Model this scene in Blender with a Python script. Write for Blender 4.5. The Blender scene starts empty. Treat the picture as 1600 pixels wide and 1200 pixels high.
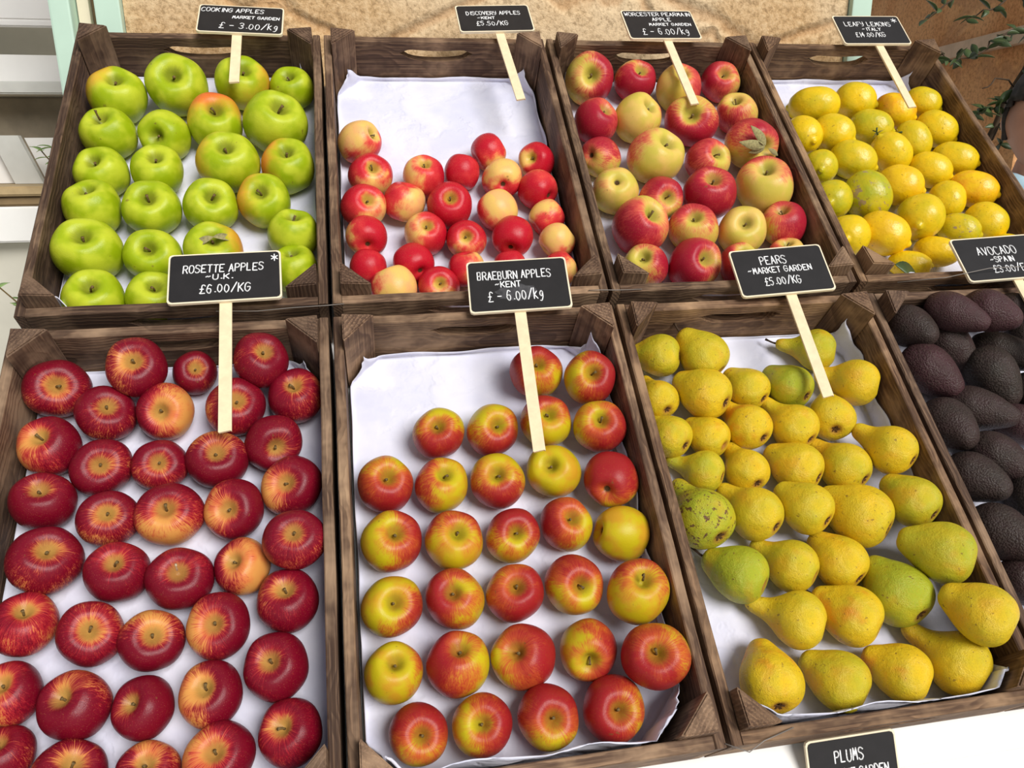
import bpy, bmesh, math, random
from mathutils import Matrix, Vector, noise
random.seed(7)
S = bpy.context.scene
COL = S.collection

# ---------------------------------------------------------------- camera
TILT = math.radians(42.0)          # slope of the display
Z0 = 1.32                          # height of the rim line between the two crate rows
ct, st = math.cos(TILT), math.sin(TILT)
# display coordinates: u to the right, v up the slope, w out of the slope
PM = Matrix(((1, 0, 0, 0), (0, ct, -st, 0), (0, st, ct, Z0), (0, 0, 0, 1)))
cam_d = bpy.data.cameras.new('camera')
cam = bpy.data.objects.new('camera', cam_d)
COL.objects.link(cam)
cam_d.sensor_width = 36.0
cam_d.lens = 36.0 * 1224.881 / 1600.0
cam_d.clip_start = 0.02
cam.matrix_world = PM @ Matrix(((0.9827, 0.060358, -0.175092, 0.052668), (-0.142647, 0.849633, -0.507716, -0.721094), (0.118119, 0.523909, 0.843544, 0.920437), (0.0, 0.0, 0.0, 1.0)))
S.camera = cam

# ---------------------------------------------------------------- light
wd = bpy.data.worlds.new('sky')
S.world = wd
wd.use_nodes = True
wn = wd.node_tree.nodes
wl = wd.node_tree.links
bg = wn['Background']
tcw = wn.new('ShaderNodeTexCoord')
sx = wn.new('ShaderNodeSeparateXYZ')
rp = wn.new('ShaderNodeValToRGB')
wl.new(tcw.outputs['Generated'], sx.inputs[0])
mp = wn.new('ShaderNodeMapRange')
mp.inputs[1].default_value = -1.0
mp.inputs[2].default_value = 1.0
wl.new(sx.outputs['Z'], mp.inputs[0])
wl.new(mp.outputs[0], rp.inputs[0])
e = rp.color_ramp.elements
e[0].position = 0.0
e[0].color = (.30, .29, .29, 1)
e[1].position = 1.0
e[1].color = (.80, .88, 1.0, 1)
k = rp.color_ramp.elements.new(.47)
k.color = (.42, .41, .42, 1)
k = rp.color_ramp.elements.new(.53)
k.color = (.95, .96, 1.0, 1)
wl.new(rp.outputs[0], bg.inputs[0])
bg.inputs[1].default_value = 0.32

sd = bpy.data.lights.new('sun', 'SUN')
sd.energy = 3.5
sd.angle = math.radians(30)
sd.color = (1.0, .97, .93)
so = bpy.data.objects.new('sun', sd)
COL.objects.link(so)
so.rotation_euler = Vector((.42, -.92, .70)).to_track_quat('Z', 'Y').to_euler()
so.location = (1, -3, 5)

S.view_settings.view_transform = 'Standard'
S.view_settings.look = 'None'
S.view_settings.gamma = 1.0
S.view_settings.use_curve_mapping = False
S.view_settings.exposure = 0.05


# ---------------------------------------------------------------- helpers
def lin(r, g, b):
    f = lambda c: ((c / 255.0 + .055) / 1.055) ** 2.4 if c > 10 else c / 255.0 / 12.92
    return (f(r), f(g), f(b), 1.0)


class NT:
    """small node-tree writer"""
    def __init__(self, name):
        self.m = bpy.data.materials.new(name)
        self.m.use_nodes = True
        self.t = self.m.node_tree
        self.b = self.t.nodes['Principled BSDF']

    def n(self, typ, **kw):
        o = self.t.nodes.new('ShaderNode' + typ)
        for a, v in kw.items():
            setattr(o, a, v)
        return o

    def put(self, sock, v):
        if isinstance(v, bpy.types.NodeSocket):
            self.t.links.new(v, sock)
        else:
            sock.default_value = v

    def math(self, op, a, b=0.0, c=0.0, clamp=False):
        o = self.n('Math', operation=op, use_clamp=clamp)
        for i, v in enumerate((a, b, c)):
            self.put(o.inputs[i], v)
        return o.outputs[0]

    def vm(self, op, a, b=(0, 0, 0), scale=None):
        o = self.n('VectorMath', operation=op)
        self.put(o.inputs[0], a)
        if op == 'SCALE':
            self.put(o.inputs['Scale'], scale)
        elif op not in ('NORMALIZE', 'LENGTH'):
            self.put(o.inputs[1], b)
        return o.outputs['Value'] if op == 'LENGTH' else o.outputs[0]

    def smooth(self, x, lo, hi, a=0.0, b=1.0):
        o = self.n('MapRange', interpolation_type='SMOOTHSTEP')
        for i, v in enumerate((x, lo, hi, a, b)):
            self.put(o.inputs[i], v)
        return o.outputs[0]

    def mix(self, f, a, b, mode='MIX'):
        o = self.n('Mix', data_type='RGBA', blend_type=mode)
        self.put(o.inputs[0], f)
        self.put(o.inputs[6], a)
        self.put(o.inputs[7], b)
        return o.outputs[2]

    def noise(self, vec, scale, detail=2.0, rough=.5):
        o = self.n('TexNoise')
        self.put(o.inputs['Vector'], vec)
        o.inputs['Scale'].default_value = scale
        o.inputs['Detail'].default_value = detail
        o.inputs['Roughness'].default_value = rough
        return o.outputs[0]

    def voro(self, vec, scale, feature='F1'):
        o = self.n('TexVoronoi', feature=feature)
        self.put(o.inputs['Vector'], vec)
        o.inputs['Scale'].default_value = scale
        return o.outputs['Distance']

    def obj(self):
        return self.n('TexCoord').outputs['Object']

    def bump(self, h, strength, dist):
        o = self.n('Bump')
        o.inputs['Strength'].default_value = strength
        o.inputs['Distance'].default_value = dist
        self.put(o.inputs['Height'], h)
        self.t.links.new(o.outputs[0], self.b.inputs['Normal'])

    def xyz(self, v):
        o = self.n('SeparateXYZ')
        self.put(o.inputs[0], v)
        return o.outputs

    def comb(self, x, y, z):
        o = self.n('CombineXYZ')
        for i, v in enumerate((x, y, z)):
            self.put(o.inputs[i], v)
        return o.outputs[0]

    def done(self, col, rough, spec=.5, coat=0.0):
        self.put(self.b.inputs['Base Color'], col)
        self.put(self.b.inputs['Roughness'], rough)
        self.b.inputs['Specular IOR Level'].default_value = spec
        if coat:
            self.b.inputs['Coat Weight'].default_value = coat
            self.b.inputs['Coat Roughness'].default_value = .12
        return self.m


def plain(name, col, rough=.6, spec=.4, var=.12, scale=30, bump=.0, dist=.001):
    t = NT(name)
    P = t.obj()
    nz = t.noise(P, scale, 4, .6)
    d = tuple(c * (1 - var) for c in col[:3]) + (1,)
    l = tuple(min(1, c * (1 + var)) for c in col[:3]) + (1,)
    c = t.mix(t.smooth(nz, .3, .7), d, l)
    if bump:
        t.bump(nz, bump, dist)
    return t.done(c, rough, spec)


def link(name, me, mat=None, parent=None):
    o = bpy.data.objects.new(name, me)
    COL.objects.link(o)
    if mat and not me.materials:
        me.materials.append(mat)
    if parent:
        o.parent = parent
    return o


def mesh(bm, name, smooth=False):
    me = bpy.data.meshes.new(name)
    bmesh.ops.recalc_face_normals(bm, faces=bm.faces[:])
    bm.to_mesh(me)
    bm.free()
    if smooth:
        for p in me.polygons:
            p.use_smooth = True
    return me


def tag(o, label, cat, group=None, kind=None):
    o['label'] = label
    o['category'] = cat
    if group:
        o['group'] = group
    if kind:
        o['kind'] = kind
    return o


def empty(name, M):
    o = bpy.data.objects.new(name, None)
    o.empty_display_size = .05
    COL.objects.link(o)
    o.matrix_world = M
    return o


def add_box(bm, lo, hi, M=None):
    vs = []
    for x in (lo[0], hi[0]):
        for y in (lo[1], hi[1]):
            for z in (lo[2], hi[2]):
                p = Vector((x, y, z))
                vs.append(bm.verts.new(M @ p if M else p))
    for q in ((0, 1, 3, 2), (4, 6, 7, 5), (0, 4, 5, 1), (2, 3, 7, 6), (0, 2, 6, 4), (1, 5, 7, 3)):
        bm.faces.new([vs[i] for i in q])
    return vs


def box_me(name, lo, hi, bev=.0, seg=2):
    bm = bmesh.new()
    add_box(bm, lo, hi)
    if bev:
        bmesh.ops.bevel(bm, geom=bm.edges[:], offset=bev, segments=seg, affect='EDGES', profile=.6)
    return mesh(bm, name)


def prism(bm, poly, z0, z1):
    a = [bm.verts.new((x, y, z0)) for x, y in poly]
    b = [bm.verts.new((x, y, z1)) for x, y in poly]
    n = len(poly)
    bm.faces.new(a[::-1])
    bm.faces.new(b)
    for i in range(n):
        bm.faces.new((a[i], a[(i + 1) % n], b[(i + 1) % n], b[i]))


def tube(bm, pts, rad, seg=6, cap=True):
    pts = [Vector(p) for p in pts]
    rings = []
    for i, p in enumerate(pts):
        a = pts[max(0, i - 1)]
        b = pts[min(len(pts) - 1, i + 1)]
        d = (b - a).normalized()
        q = d.to_track_quat('Z', 'Y')
        r = rad[i] if isinstance(rad, (list, tuple)) else rad
        rings.append([bm.verts.new(p + q @ Vector((r * math.cos(2 * math.pi * k / seg), r * math.sin(2 * math.pi * k / seg), 0))) for k in range(seg)])
    for A, B in zip(rings, rings[1:]):
        for k in range(seg):
            bm.faces.new((A[k], A[(k + 1) % seg], B[(k + 1) % seg], B[k]))
    if cap:
        bm.faces.new(rings[0][::-1])
        bm.faces.new(rings[-1])


def spline(keys, n):
    """Catmull-Rom through (r, z) keys, n samples per span"""
    K = [keys[0]] + list(keys) + [keys[-1]]
    out = []
    for i in range(1, len(K) - 2):
        p0, p1, p2, p3 = [Vector(k) for k in K[i - 1:i + 3]]
        for j in range(n):
            t = j / n
            out.append(.5 * (2 * p1 + (p2 - p0) * t + (2 * p0 - 5 * p1 + 4 * p2 - p3) * t * t + (3 * p1 - p0 - 3 * p2 + p3) * t ** 3))
    out.append(Vector(keys[-1]))
    return out


def lathe(keys, n=3, seg=36, deform=None):
    pr = spline(keys, n)
    bm = bmesh.new()
    rings = []
    for i, p in enumerate(pr):
        if i in (0, len(pr) - 1):
            v = Vector((0, 0, p.y))
            rings.append([bm.verts.new(deform(v, 0) if deform else v)])
            continue
        R = []
        for k in range(seg):
            a = 2 * math.pi * k / seg
            v = Vector((max(p.x, .002) * math.cos(a), max(p.x, .002) * math.sin(a), p.y))
            R.append(bm.verts.new(deform(v, a) if deform else v))
        rings.append(R)
    for A, B in zip(rings, rings[1:]):
        for k in range(seg):
            j = (k + 1) % seg
            if len(A) == 1:
                bm.faces.new((A[0], B[k], B[j]))
            elif len(B) == 1:
                bm.faces.new((A[k], B[0], A[j]))
            else:
                bm.faces.new((A[k], B[k], B[j], A[j]))
    return bm


# ---------------------------------------------------------------- materials
def wood_mat(name, dark, mid, light, axis='X', scale=1.0):
    t = NT(name)
    P = t.obj()
    oi = t.n('ObjectInfo')
    off = t.vm('SCALE', (13.1, 7.7, 5.3), scale=oi.outputs['Random'])
    x, y, z = t.xyz(P)
    if axis == 'Z':
        x, y, z = z, x, y
    lo = t.comb(t.math('MULTIPLY', x, 1.6), y, z)
    wob = t.noise(t.vm('ADD', lo, off), 7, 3, .5)
    # growth rings around an axis that runs along the board
    yy = t.math('ADD', y, t.math('MULTIPLY_ADD', oi.outputs['Random'], .05, .02))
    zz = t.math('ADD', z, .055)
    rr = t.math('SQRT', t.math('ADD', t.math('MULTIPLY', yy, yy), t.math('MULTIPLY', zz, zz)))
    rr = t.math('ADD', rr, t.math('MULTIPLY', wob, .03))
    ring = t.math('FRACT', t.math('MULTIPLY', rr, 210 * scale))
    ringm = t.math('MULTIPLY', t.smooth(ring, .0, .75), t.smooth(ring, 1.0, .8))
    fine = t.noise(t.vm('ADD', t.comb(t.math('MULTIPLY', x, 6), t.math('MULTIPLY', y, 400), t.math('MULTIPLY', z, 400)), off), 1.0, 3, .6)
    blot = t.noise(t.vm('ADD', P, off), 11, 4, .6)
    c = t.mix(t.smooth(fine, .3, .7), dark, mid)
    c = t.mix(t.math('MULTIPLY', ringm, .7), c, dark)
    c = t.mix(t.math('MULTIPLY', t.smooth(blot, .42, .74), .75), c, light)
    grey = t.mix(t.smooth(t.noise(t.vm('ADD', P, off), 4.5, 3), .35, .65), (1, 1, 1, 1), (.72, .70, .70, 1))
    c = t.mix(1.0, c, grey, 'MULTIPLY')
    c = t.mix(1.0, c, oi.outputs['Color'], 'MULTIPLY')
    h = t.math('SUBTRACT', t.math('MULTIPLY', fine, .6), t.math('MULTIPLY', ringm, .5))
    t.bump(h, .55, .0012)
    return t.done(c, .72, .25)


WOOD = wood_mat('old_crate_wood', lin(74, 55, 44), lin(140, 114, 91), lin(184, 156, 126))
WOODZ = wood_mat('old_crate_post_wood', lin(74, 55, 44), lin(138, 112, 90), lin(180, 152, 124), 'Z')
STICK = plain('pale_stick_wood', lin(236, 216, 178), .7, .2, .07, 60)
BOARD = plain('chalkboard_black', lin(34, 32, 33), .62, .3, .12, 40)
EDGE = plain('pale_sign_edge', lin(240, 225, 195), .6, .3, .05, 40)
CHALK = plain('white_chalk_ink', lin(250, 250, 250), .8, .1, .03, 200)
SMUDGE = plain('rubbed_chalk', lin(74, 73, 75), .9, .1, .35, 90)
STEELW = plain('thin_steel_wire', lin(120, 112, 105), .4, .6, .1, 40)


def paper_mat():
    t = NT('white_lining_paper')
    P = t.obj()
    a = t.noise(P, 14, 4, .55)
    b = t.voro(t.vm('ADD', P, t.vm('SCALE', (1, 1, 1), scale=t.math('MULTIPLY', a, .12))), 9, 'DISTANCE_TO_EDGE')
    h = t.math('ADD', t.math('MULTIPLY', a, .8), t.math('MULTIPLY', t.smooth(b, 0, .14), .35))
    t.bump(h, .5, .006)
    c = t.mix(t.smooth(a, .3, .7), lin(212, 213, 231), lin(228, 228, 241))
    return t.done(c, .75, .2)


PAPER = paper_mat()


def apple_mat(name, ground, ground2, red, dark, russet, streak=.5, patch=.9, dots=.0, dotcol=(1, 1, 1, 1), soft=.16, rus=.8, rough=.33, hal=.55):
    t = NT(name)
    P = t.obj()
    oi = t.n('ObjectInfo')
    oc = t.n('SeparateColor')
    t.put(oc.inputs[0], oi.outputs['Color'])
    blush, side, tone = oc.outputs[0], oc.outputs[1], oc.outputs[2]
    off = t.vm('SCALE', (31.0, 17.0, 23.0), scale=oi.outputs['Random'])
    x, y, z = t.xyz(P)
    flat = t.comb(x, y, 0.0)
    rho = t.vm('LENGTH', flat)
    dxy = t.vm('NORMALIZE', flat)
    dz = t.vm('ADD', t.vm('SCALE', dxy, scale=1.0), t.comb(0.0, 0.0, t.math('MULTIPLY', z, .22)))
    s1 = t.noise(t.vm('ADD', dz, off), 17, 4, .7)
    s2 = t.noise(t.vm('ADD', dz, off), 52, 2, .6)
    pt = t.noise(t.vm('ADD', P, off), 1.5, 2, .5)
    top = t.math('GREATER_THAN', z, 0.0)
    halo = t.math('MULTIPLY', t.smooth(rho, .66, .12), top)
    m = t.math('MULTIPLY_ADD', blush, 1.25, -.12)
    m = t.math('ADD', m, t.math('MULTIPLY', t.math('SUBTRACT', pt, .5), patch))
    st_ = t.math('ADD', t.math('MULTIPLY', t.math('SUBTRACT', s1, .5), 1.0), t.math('MULTIPLY', t.math('SUBTRACT', s2, .5), .9))
    m = t.math('ADD', m, t.math('MULTIPLY', st_, streak))
    m = t.math('SUBTRACT', m, t.math('MULTIPLY', t.math('MULTIPLY', x, side), .75))
    m = t.math('SUBTRACT', m, t.math('MULTIPLY', halo, hal))
    mask = t.smooth(m, .5 - soft, .5 + soft)
    deep = t.smooth(t.math('ADD', m, t.math('SUBTRACT', tone, .5)), .5, 1.15)
    g = t.mix(t.smooth(pt, .35, .65), ground, ground2)
    r = t.mix(deep, red, dark)
    c = t.mix(mask, g, r)
    # fine pale and dark flecking of the skin
    fl = t.noise(t.vm('ADD', P, off), 26, 3, .7)
    c = t.mix(t.math('MULTIPLY', t.smooth(fl, .55, .8), .22), c, g)
    if dots:
        v = t.voro(t.vm('ADD', P, off), 15)
        dm = t.math('MULTIPLY', t.smooth(v, .13, .05), dots)
        c = t.mix(dm, c, dotcol)
    # russet round the stalk hollow
    rn = t.math('ADD', rho, t.math('MULTIPLY', t.math('SUBTRACT', s1, .5), .28))
    rm = t.math('MULTIPLY', t.math('MULTIPLY', t.smooth(rn, .40, .16), top), rus)
    c = t.mix(rm, c, russet)
    # brown eye at the flower end
    em = t.math('MULTIPLY', t.smooth(rho, .17, .07), t.math('LESS_THAN', z, 0.0))
    c = t.mix(em, c, lin(70, 52, 30))
    # small bruises
    bn = t.noise(t.vm('ADD', P, off), 4.2, 2, .5)
    c = t.mix(t.math('MULTIPLY', t.smooth(bn, .72, .78), .55), c, lin(120, 84, 45))
    t.bump(t.math('ADD', t.math('MULTIPLY', fl, .4), pt), .12, .02)
    rg = t.math('MULTIPLY_ADD', fl, .16, rough - .08)
    t.b.inputs['Subsurface Weight'].default_value = 0.0
    return t.done(c, rg, .27)


APPLE = dict(
    cooking=apple_mat('green_cooking_apple_skin', lin(152, 172, 16), lin(188, 198, 48), lin(222, 146, 52), lin(212, 92, 46), lin(104, 104, 36), streak=.15, patch=.55, dots=.45, dotcol=lin(215, 222, 120), soft=.3, rus=.6, rough=.32, hal=.1),
    discovery=apple_mat('pink_red_apple_skin', lin(234, 192, 104), lin(238, 178, 112), lin(222, 66, 64), lin(188, 22, 42), lin(176, 156, 54), streak=.3, patch=1.0, dots=.15, dotcol=lin(240, 200, 160), soft=.2, rus=.7, rough=.28, hal=.42),
    worcester=apple_mat('streaked_apple_skin', lin(206, 188, 78), lin(226, 190, 100), lin(214, 84, 74), lin(164, 26, 48), lin(150, 146, 60), streak=.85, patch=1.1, dots=.25, dotcol=lin(235, 200, 150), soft=.3, rus=.6, rough=.32, hal=.45),
    rosette=apple_mat('crimson_apple_skin', lin(216, 150, 76), lin(214, 120, 66), lin(190, 42, 52), lin(116, 8, 32), lin(164, 132, 66), streak=1.05, patch=.7, dots=.6, dotcol=lin(226, 140, 110), soft=.22, rus=.75, rough=.33, hal=.5),
    braeburn=apple_mat('orange_red_apple_skin', lin(196, 178, 26), lin(200, 150, 36), lin(194, 86, 42), lin(156, 32, 36), lin(140, 124, 40), streak=.8, patch=1.0, dots=.25, dotcol=lin(225, 180, 90), soft=.26, rus=.55, rough=.34, hal=.22),
)
STALK = plain('brown_apple_stalk', lin(112, 92, 56), .7, .2, .3, 20)
DARKSTALK = plain('dark_pear_stalk', lin(66, 50, 36), .7, .2, .3, 20)
SEPAL = plain('dry_brown_sepals', lin(84, 60, 36), .85, .1, .35, 20)
DRYLEAF = plain('dried_grey_green_leaf', lin(150, 142, 98), .8, .2, .25, 12)
GREENLEAF = plain('dark_green_leaf', lin(62, 80, 38), .45, .4, .3, 12)


def pear_mat():
    t = NT('yellow_pear_skin')
    P = t.obj()
    oi = t.n('ObjectInfo')
    oc = t.n('SeparateColor')
    t.put(oc.inputs[0], oi.outputs['Color'])
    green, blush, scab = oc.outputs
    off = t.vm('SCALE', (31.0, 17.0, 23.0), scale=oi.outputs['Random'])
    Q = t.vm('ADD', P, off)
    pt = t.noise(Q, 1.3, 3, .55)
    x, y, z = t.xyz(P)
    gm = t.math('ADD', green, t.math('MULTIPLY', t.math('SUBTRACT', pt, .42), 1.1), clamp=True)
    c = t.mix(gm, lin(238, 196, 30), lin(168, 176, 40))
    ob = t.math('MULTIPLY', t.smooth(t.math('ADD', t.noise(Q, 1.1, 2), t.math('MULTIPLY', z, .06)), .5, .75), blush)
    c = t.mix(ob, c, lin(226, 140, 28))
    fl = t.noise(Q, 22, 3, .7)
    c = t.mix(t.math('MULTIPLY', t.smooth(fl, .46, .72), .5), c, lin(186, 158, 40))
    v = t.voro(Q, 13)
    c = t.mix(t.math('MULTIPLY', t.smooth(v, .13, .05), .65), c, lin(128, 104, 40))
    sp = t.noise(Q, 6.5, 3, .6)
    c = t.mix(t.math('MULTIPLY', t.smooth(sp, .64, .70), .7), c, lin(124, 88, 40))
    sc = t.math('MULTIPLY', t.smooth(t.noise(Q, 4.0, 4, .7), .56, .60), scab)
    c = t.mix(sc, c, lin(104, 66, 44))
    rho = t.vm('LENGTH', t.comb(x, y, 0.0))
    end = t.math('MULTIPLY', t.smooth(t.math('ADD', rho, t.math('MULTIPLY', t.math('SUBTRACT', fl, .5), .3)), .42, .1), t.math('LESS_THAN', z, -.5))
    c = t.mix(t.math('MULTIPLY', end, .85), c, lin(158, 96, 44))
    t.bump(t.math('ADD', t.math('MULTIPLY', fl, .5), t.math('MULTIPLY', pt, 2.0)), .35, .04)
    return t.done(c, .42, .4)


PEAR = pear_mat()


def lemon_mat():
    t = NT('lemon_peel')
    P = t.obj()
    oi = t.n('ObjectInfo')
    oc = t.n('SeparateColor')
    t.put(oc.inputs[0], oi.outputs['Color'])
    green, orange, scab = oc.outputs
    off = t.vm('SCALE', (31.0, 17.0, 23.0), scale=oi.outputs['Random'])
    Q = t.vm('ADD', P, off)
    pt = t.noise(Q, 1.4, 3, .55)
    gm = t.math('ADD', green, t.math('MULTIPLY', t.math('SUBTRACT', pt, .42), 1.2), clamp=True)
    c = t.mix(gm, lin(240, 198, 14), lin(168, 170, 26))
    om = t.math('MULTIPLY', t.smooth(pt, .3, .7), orange)
    c = t.mix(om, c, lin(244, 166, 22))
    pore = t.voro(Q, 17)
    c = t.mix(t.math('MULTIPLY', t.smooth(pore, .16, .04), .4), c, lin(186, 150, 20))
    sp = t.noise(Q, 7, 3, .6)
    c = t.mix(t.math('MULTIPLY', t.smooth(sp, .63, .70), .6), c, lin(128, 96, 34))
    sc = t.math('MULTIPLY', t.smooth(t.noise(Q, 2.6, 4, .7), .58, .63), scab)
    c = t.mix(sc, c, lin(160, 136, 96))
    t.bump(t.math('ADD', t.smooth(pore, 0, .3), pt), .16, .02)
    return t.done(c, .36, .45)


LEMON = lemon_mat()


def avo_mat():
    t = NT('pebbled_avocado_skin')
    P = t.obj()
    oi = t.n('ObjectInfo')
    oc = t.n('SeparateColor')
    t.put(oc.inputs[0], oi.outputs['Color'])
    off = t.vm('SCALE', (31.0, 17.0, 23.0), scale=oi.outputs['Random'])
    Q = t.vm('ADD', P, off)
    warp = t.vm('ADD', Q, t.vm('SCALE', (1, 1, 1), scale=t.math('MULTIPLY', t.noise(Q, 6, 2), .25)))
    v = t.voro(warp, 15, 'SMOOTH_F1')
    pt = t.noise(Q, 1.6, 3)
    pm = t.math('ADD', oc.outputs[0], t.math('MULTIPLY', t.math('SUBTRACT', pt, .5), .8), clamp=True)
    c = t.mix(pm, lin(50, 43, 38), lin(70, 42, 46))
    c = t.mix(t.math('MULTIPLY', t.smooth(v, .5, .15), .35), c, lin(84, 74, 64))
    t.bump(t.math('SUBTRACT', 1.0, v), .26, .03)
    return t.done(c, .5, .22)


AVO = avo_mat()


# ---------------------------------------------------------------- setting
WHITE = plain('white_paint', lin(240, 238, 234), .55, .35, .03, 6)
MINT = plain('mint_green_paint', lin(190, 216, 198), .5, .35, .05, 8)
CREAM = plain('cream_render', lin(226, 214, 188), .8, .2, .06, 12)
GREYP = plain('pale_grey_paving', lin(206, 206, 200), .85, .2, .12, 5, .2, .004)
BEIGE = plain('pale_beige_plaster', lin(204, 200, 186), .85, .2, .08, 4)
BROWNG = plain('grey_brown_boards', lin(140, 130, 112), .8, .2, .18, 9)
OAK = plain('oak_shelf_wood', lin(182, 158, 118), .6, .3, .15, 14)
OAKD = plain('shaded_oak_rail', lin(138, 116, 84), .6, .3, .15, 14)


def stone_mat(name, a, b, mort, s=2.2, dis=.35):
    t = NT(name)
    P = t.obj()
    x, y, z = t.xyz(P)
    Q = t.comb(t.math('MULTIPLY', x, .55), y, z)
    Q = t.vm('ADD', Q, t.vm('SCALE', (1, 1, 1), scale=t.math('MULTIPLY', t.noise(P, 5, 3), .10)))
    e_ = t.voro(Q, s * 1.7, 'DISTANCE_TO_EDGE')
    big = t.noise(P, 3.0, 3, .6)
    fine = t.noise(P, 75, 5, .8)
    c = t.mix(t.smooth(big, .35, .65), a, b)
    c = t.mix(t.math('MULTIPLY', t.smooth(fine, .42, .72), .5), c, tuple(min(1, q * 1.35) for q in a[:3]) + (1,))
    c = t.mix(t.math('MULTIPLY', t.smooth(fine, .52, .34), .6), c, tuple(q * .42 for q in b[:3]) + (1,))
    jn = t.math('MULTIPLY', t.smooth(e_, .04, .01), .4)
    c = t.mix(jn, c, mort)
    t.bump(t.math('ADD', t.math('MULTIPLY', fine, .5), t.smooth(e_, 0, .06)), .7, .015)
    return t.done(c, .9, .15)


STONE = stone_mat('pale_stone', lin(226, 200, 162), lin(208, 170, 122), lin(190, 140, 92))
ORANGE = stone_mat('orange_brown_stone', lin(234, 176, 124), lin(212, 146, 94), lin(176, 128, 94), 1.4)


def struct(name, lo, hi, mat, bev=.0):
    o = link(name, box_me(name, lo, hi, bev), mat)
    o['kind'] = 'structure'
    return o


struct('floor', (-14, -14, -.1), (14, 14, 0), GREYP)
struct('wall_back', (-.366, .575, 0.002), (1.135, .80, 3.2), STONE)
# door frame beside the stone wall, left
w1 = struct('door_1', (-.412, .555, 0.002), (-.367, .70, 3.2), MINT, .003)
struct('gap_shadow_strip', (-.428, .60, 0.002), (-.413, .70, 3.2), OAKD, .002)  # brown strip painting in the shadow of the gap between frame members
struct('trim_2', (-.450, .585, 0.002), (-.429, .70, 3.2), CREAM, .002)
struct('window_1', (-.489, .550, 0.002), (-.452, .64, 3.2), MINT, .004)
# post at the right-hand end of the stone wall
struct('trim_3', (1.137, .56, 0.002), (1.184, .70, 3.2), MINT, .003)


def wall_seg(name, p, q, z0, z1, th, mat):
    p = Vector(p)
    q = Vector(q)
    d = (q - p)
    L = d.length
    o = link(name, box_me(name, (0, -th, z0), (L, 0, z1)), mat)
    o.matrix_world = Matrix.Translation((p.x, p.y, 0)) @ Matrix.Rotation(math.atan2(d.y, d.x), 4, 'Z')
    o['kind'] = 'structure'
    return o


wall_seg('wall_right', (2.30, 2.45), (1.96, .95), 0.002, 3.2, -.2, ORANGE).location.z = 0
led = wall_seg('trim_4', (2.296, 2.45), (1.945, .93), 1.80, 1.845, .03, plain('pale_pink_ledge', lin(206, 176, 150), .8, .2, .1, 20))
struct('wall_left', (-2.6, 2.25, 0.002), (-.30, 2.4, 3.2), BEIGE)

# --- display stand (white painted)
sb = bmesh.new()
prof = [(-.668, -.112), (.60, -.112), (.60, -.14), (-.668, -.14)]
stand = empty('display_stand', Matrix.Translation((.42, 0, 0)))
tag(stand, 'white painted sloping stand that carries the fruit crates', 'stand')


def pt(u, v, w):
    return PM @ Vector((u, v, w))


def slab(name, poly_vw, u0, u1, mat, parent):
    bm = bmesh.new()
    A = [bm.verts.new(pt(u0, v, w)) for v, w in poly_vw]
    B = [bm.verts.new(pt(u1, v, w)) for v, w in poly_vw]
    n = len(A)
    bm.faces.new(A)
    bm.faces.new(B[::-1])
    for i in range(n):
        bm.faces.new((A[i], B[i], B[(i + 1) % n], A[(i + 1) % n]))
    bmesh.ops.translate(bm, verts=bm.verts[:], vec=-parent.matrix_world.translation)
    return link(name, mesh(bm, name), mat, parent)


UL, UR = -.40, 1.262
slab('sloping_top', [(-.70, -.1075), (.60, -.1075), (.60, -.127), (-.70, -.127)], UL, UR, WHITE, stand)
fb = pt(0, -.695, -.128)
bm = bmesh.new()
add_box(bm, (UL, fb.y, fb.z - .26), (UR, fb.y + .02, fb.z + .002))
bmesh.ops.translate(bm, verts=bm.verts[:], vec=-stand.matrix_world.translation)
link('front_board', mesh(bm, 'front_board'), WHITE, stand)
bm = bmesh.new()
add_box(bm, (UL, fb.y - .30, fb.z - .285), (UR, fb.y + .02, fb.z - .262))
bmesh.ops.translate(bm, verts=bm.verts[:], vec=-stand.matrix_world.translation)
link('lower_shelf', mesh(bm, 'lower_shelf'), WHITE, stand)
for lx in (UL + .02, UR - .08):
    for ly, zt in ((fb.y - .26, fb.z - .286), (.30, Z0 + .10)):
        bm = bmesh.new()
        add_box(bm, (lx, ly, 0.001), (lx + .06, ly + .06, zt))
        bmesh.ops.translate(bm, verts=bm.verts[:], vec=-stand.matrix_world.translation)
        link('leg', mesh(bm, 'leg'), WHITE, stand)

# ---------------------------------------------------------------- crates
CW, CL, CH, TS, TE = .413, .618, .100, .013, .0145
PL = .043


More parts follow.
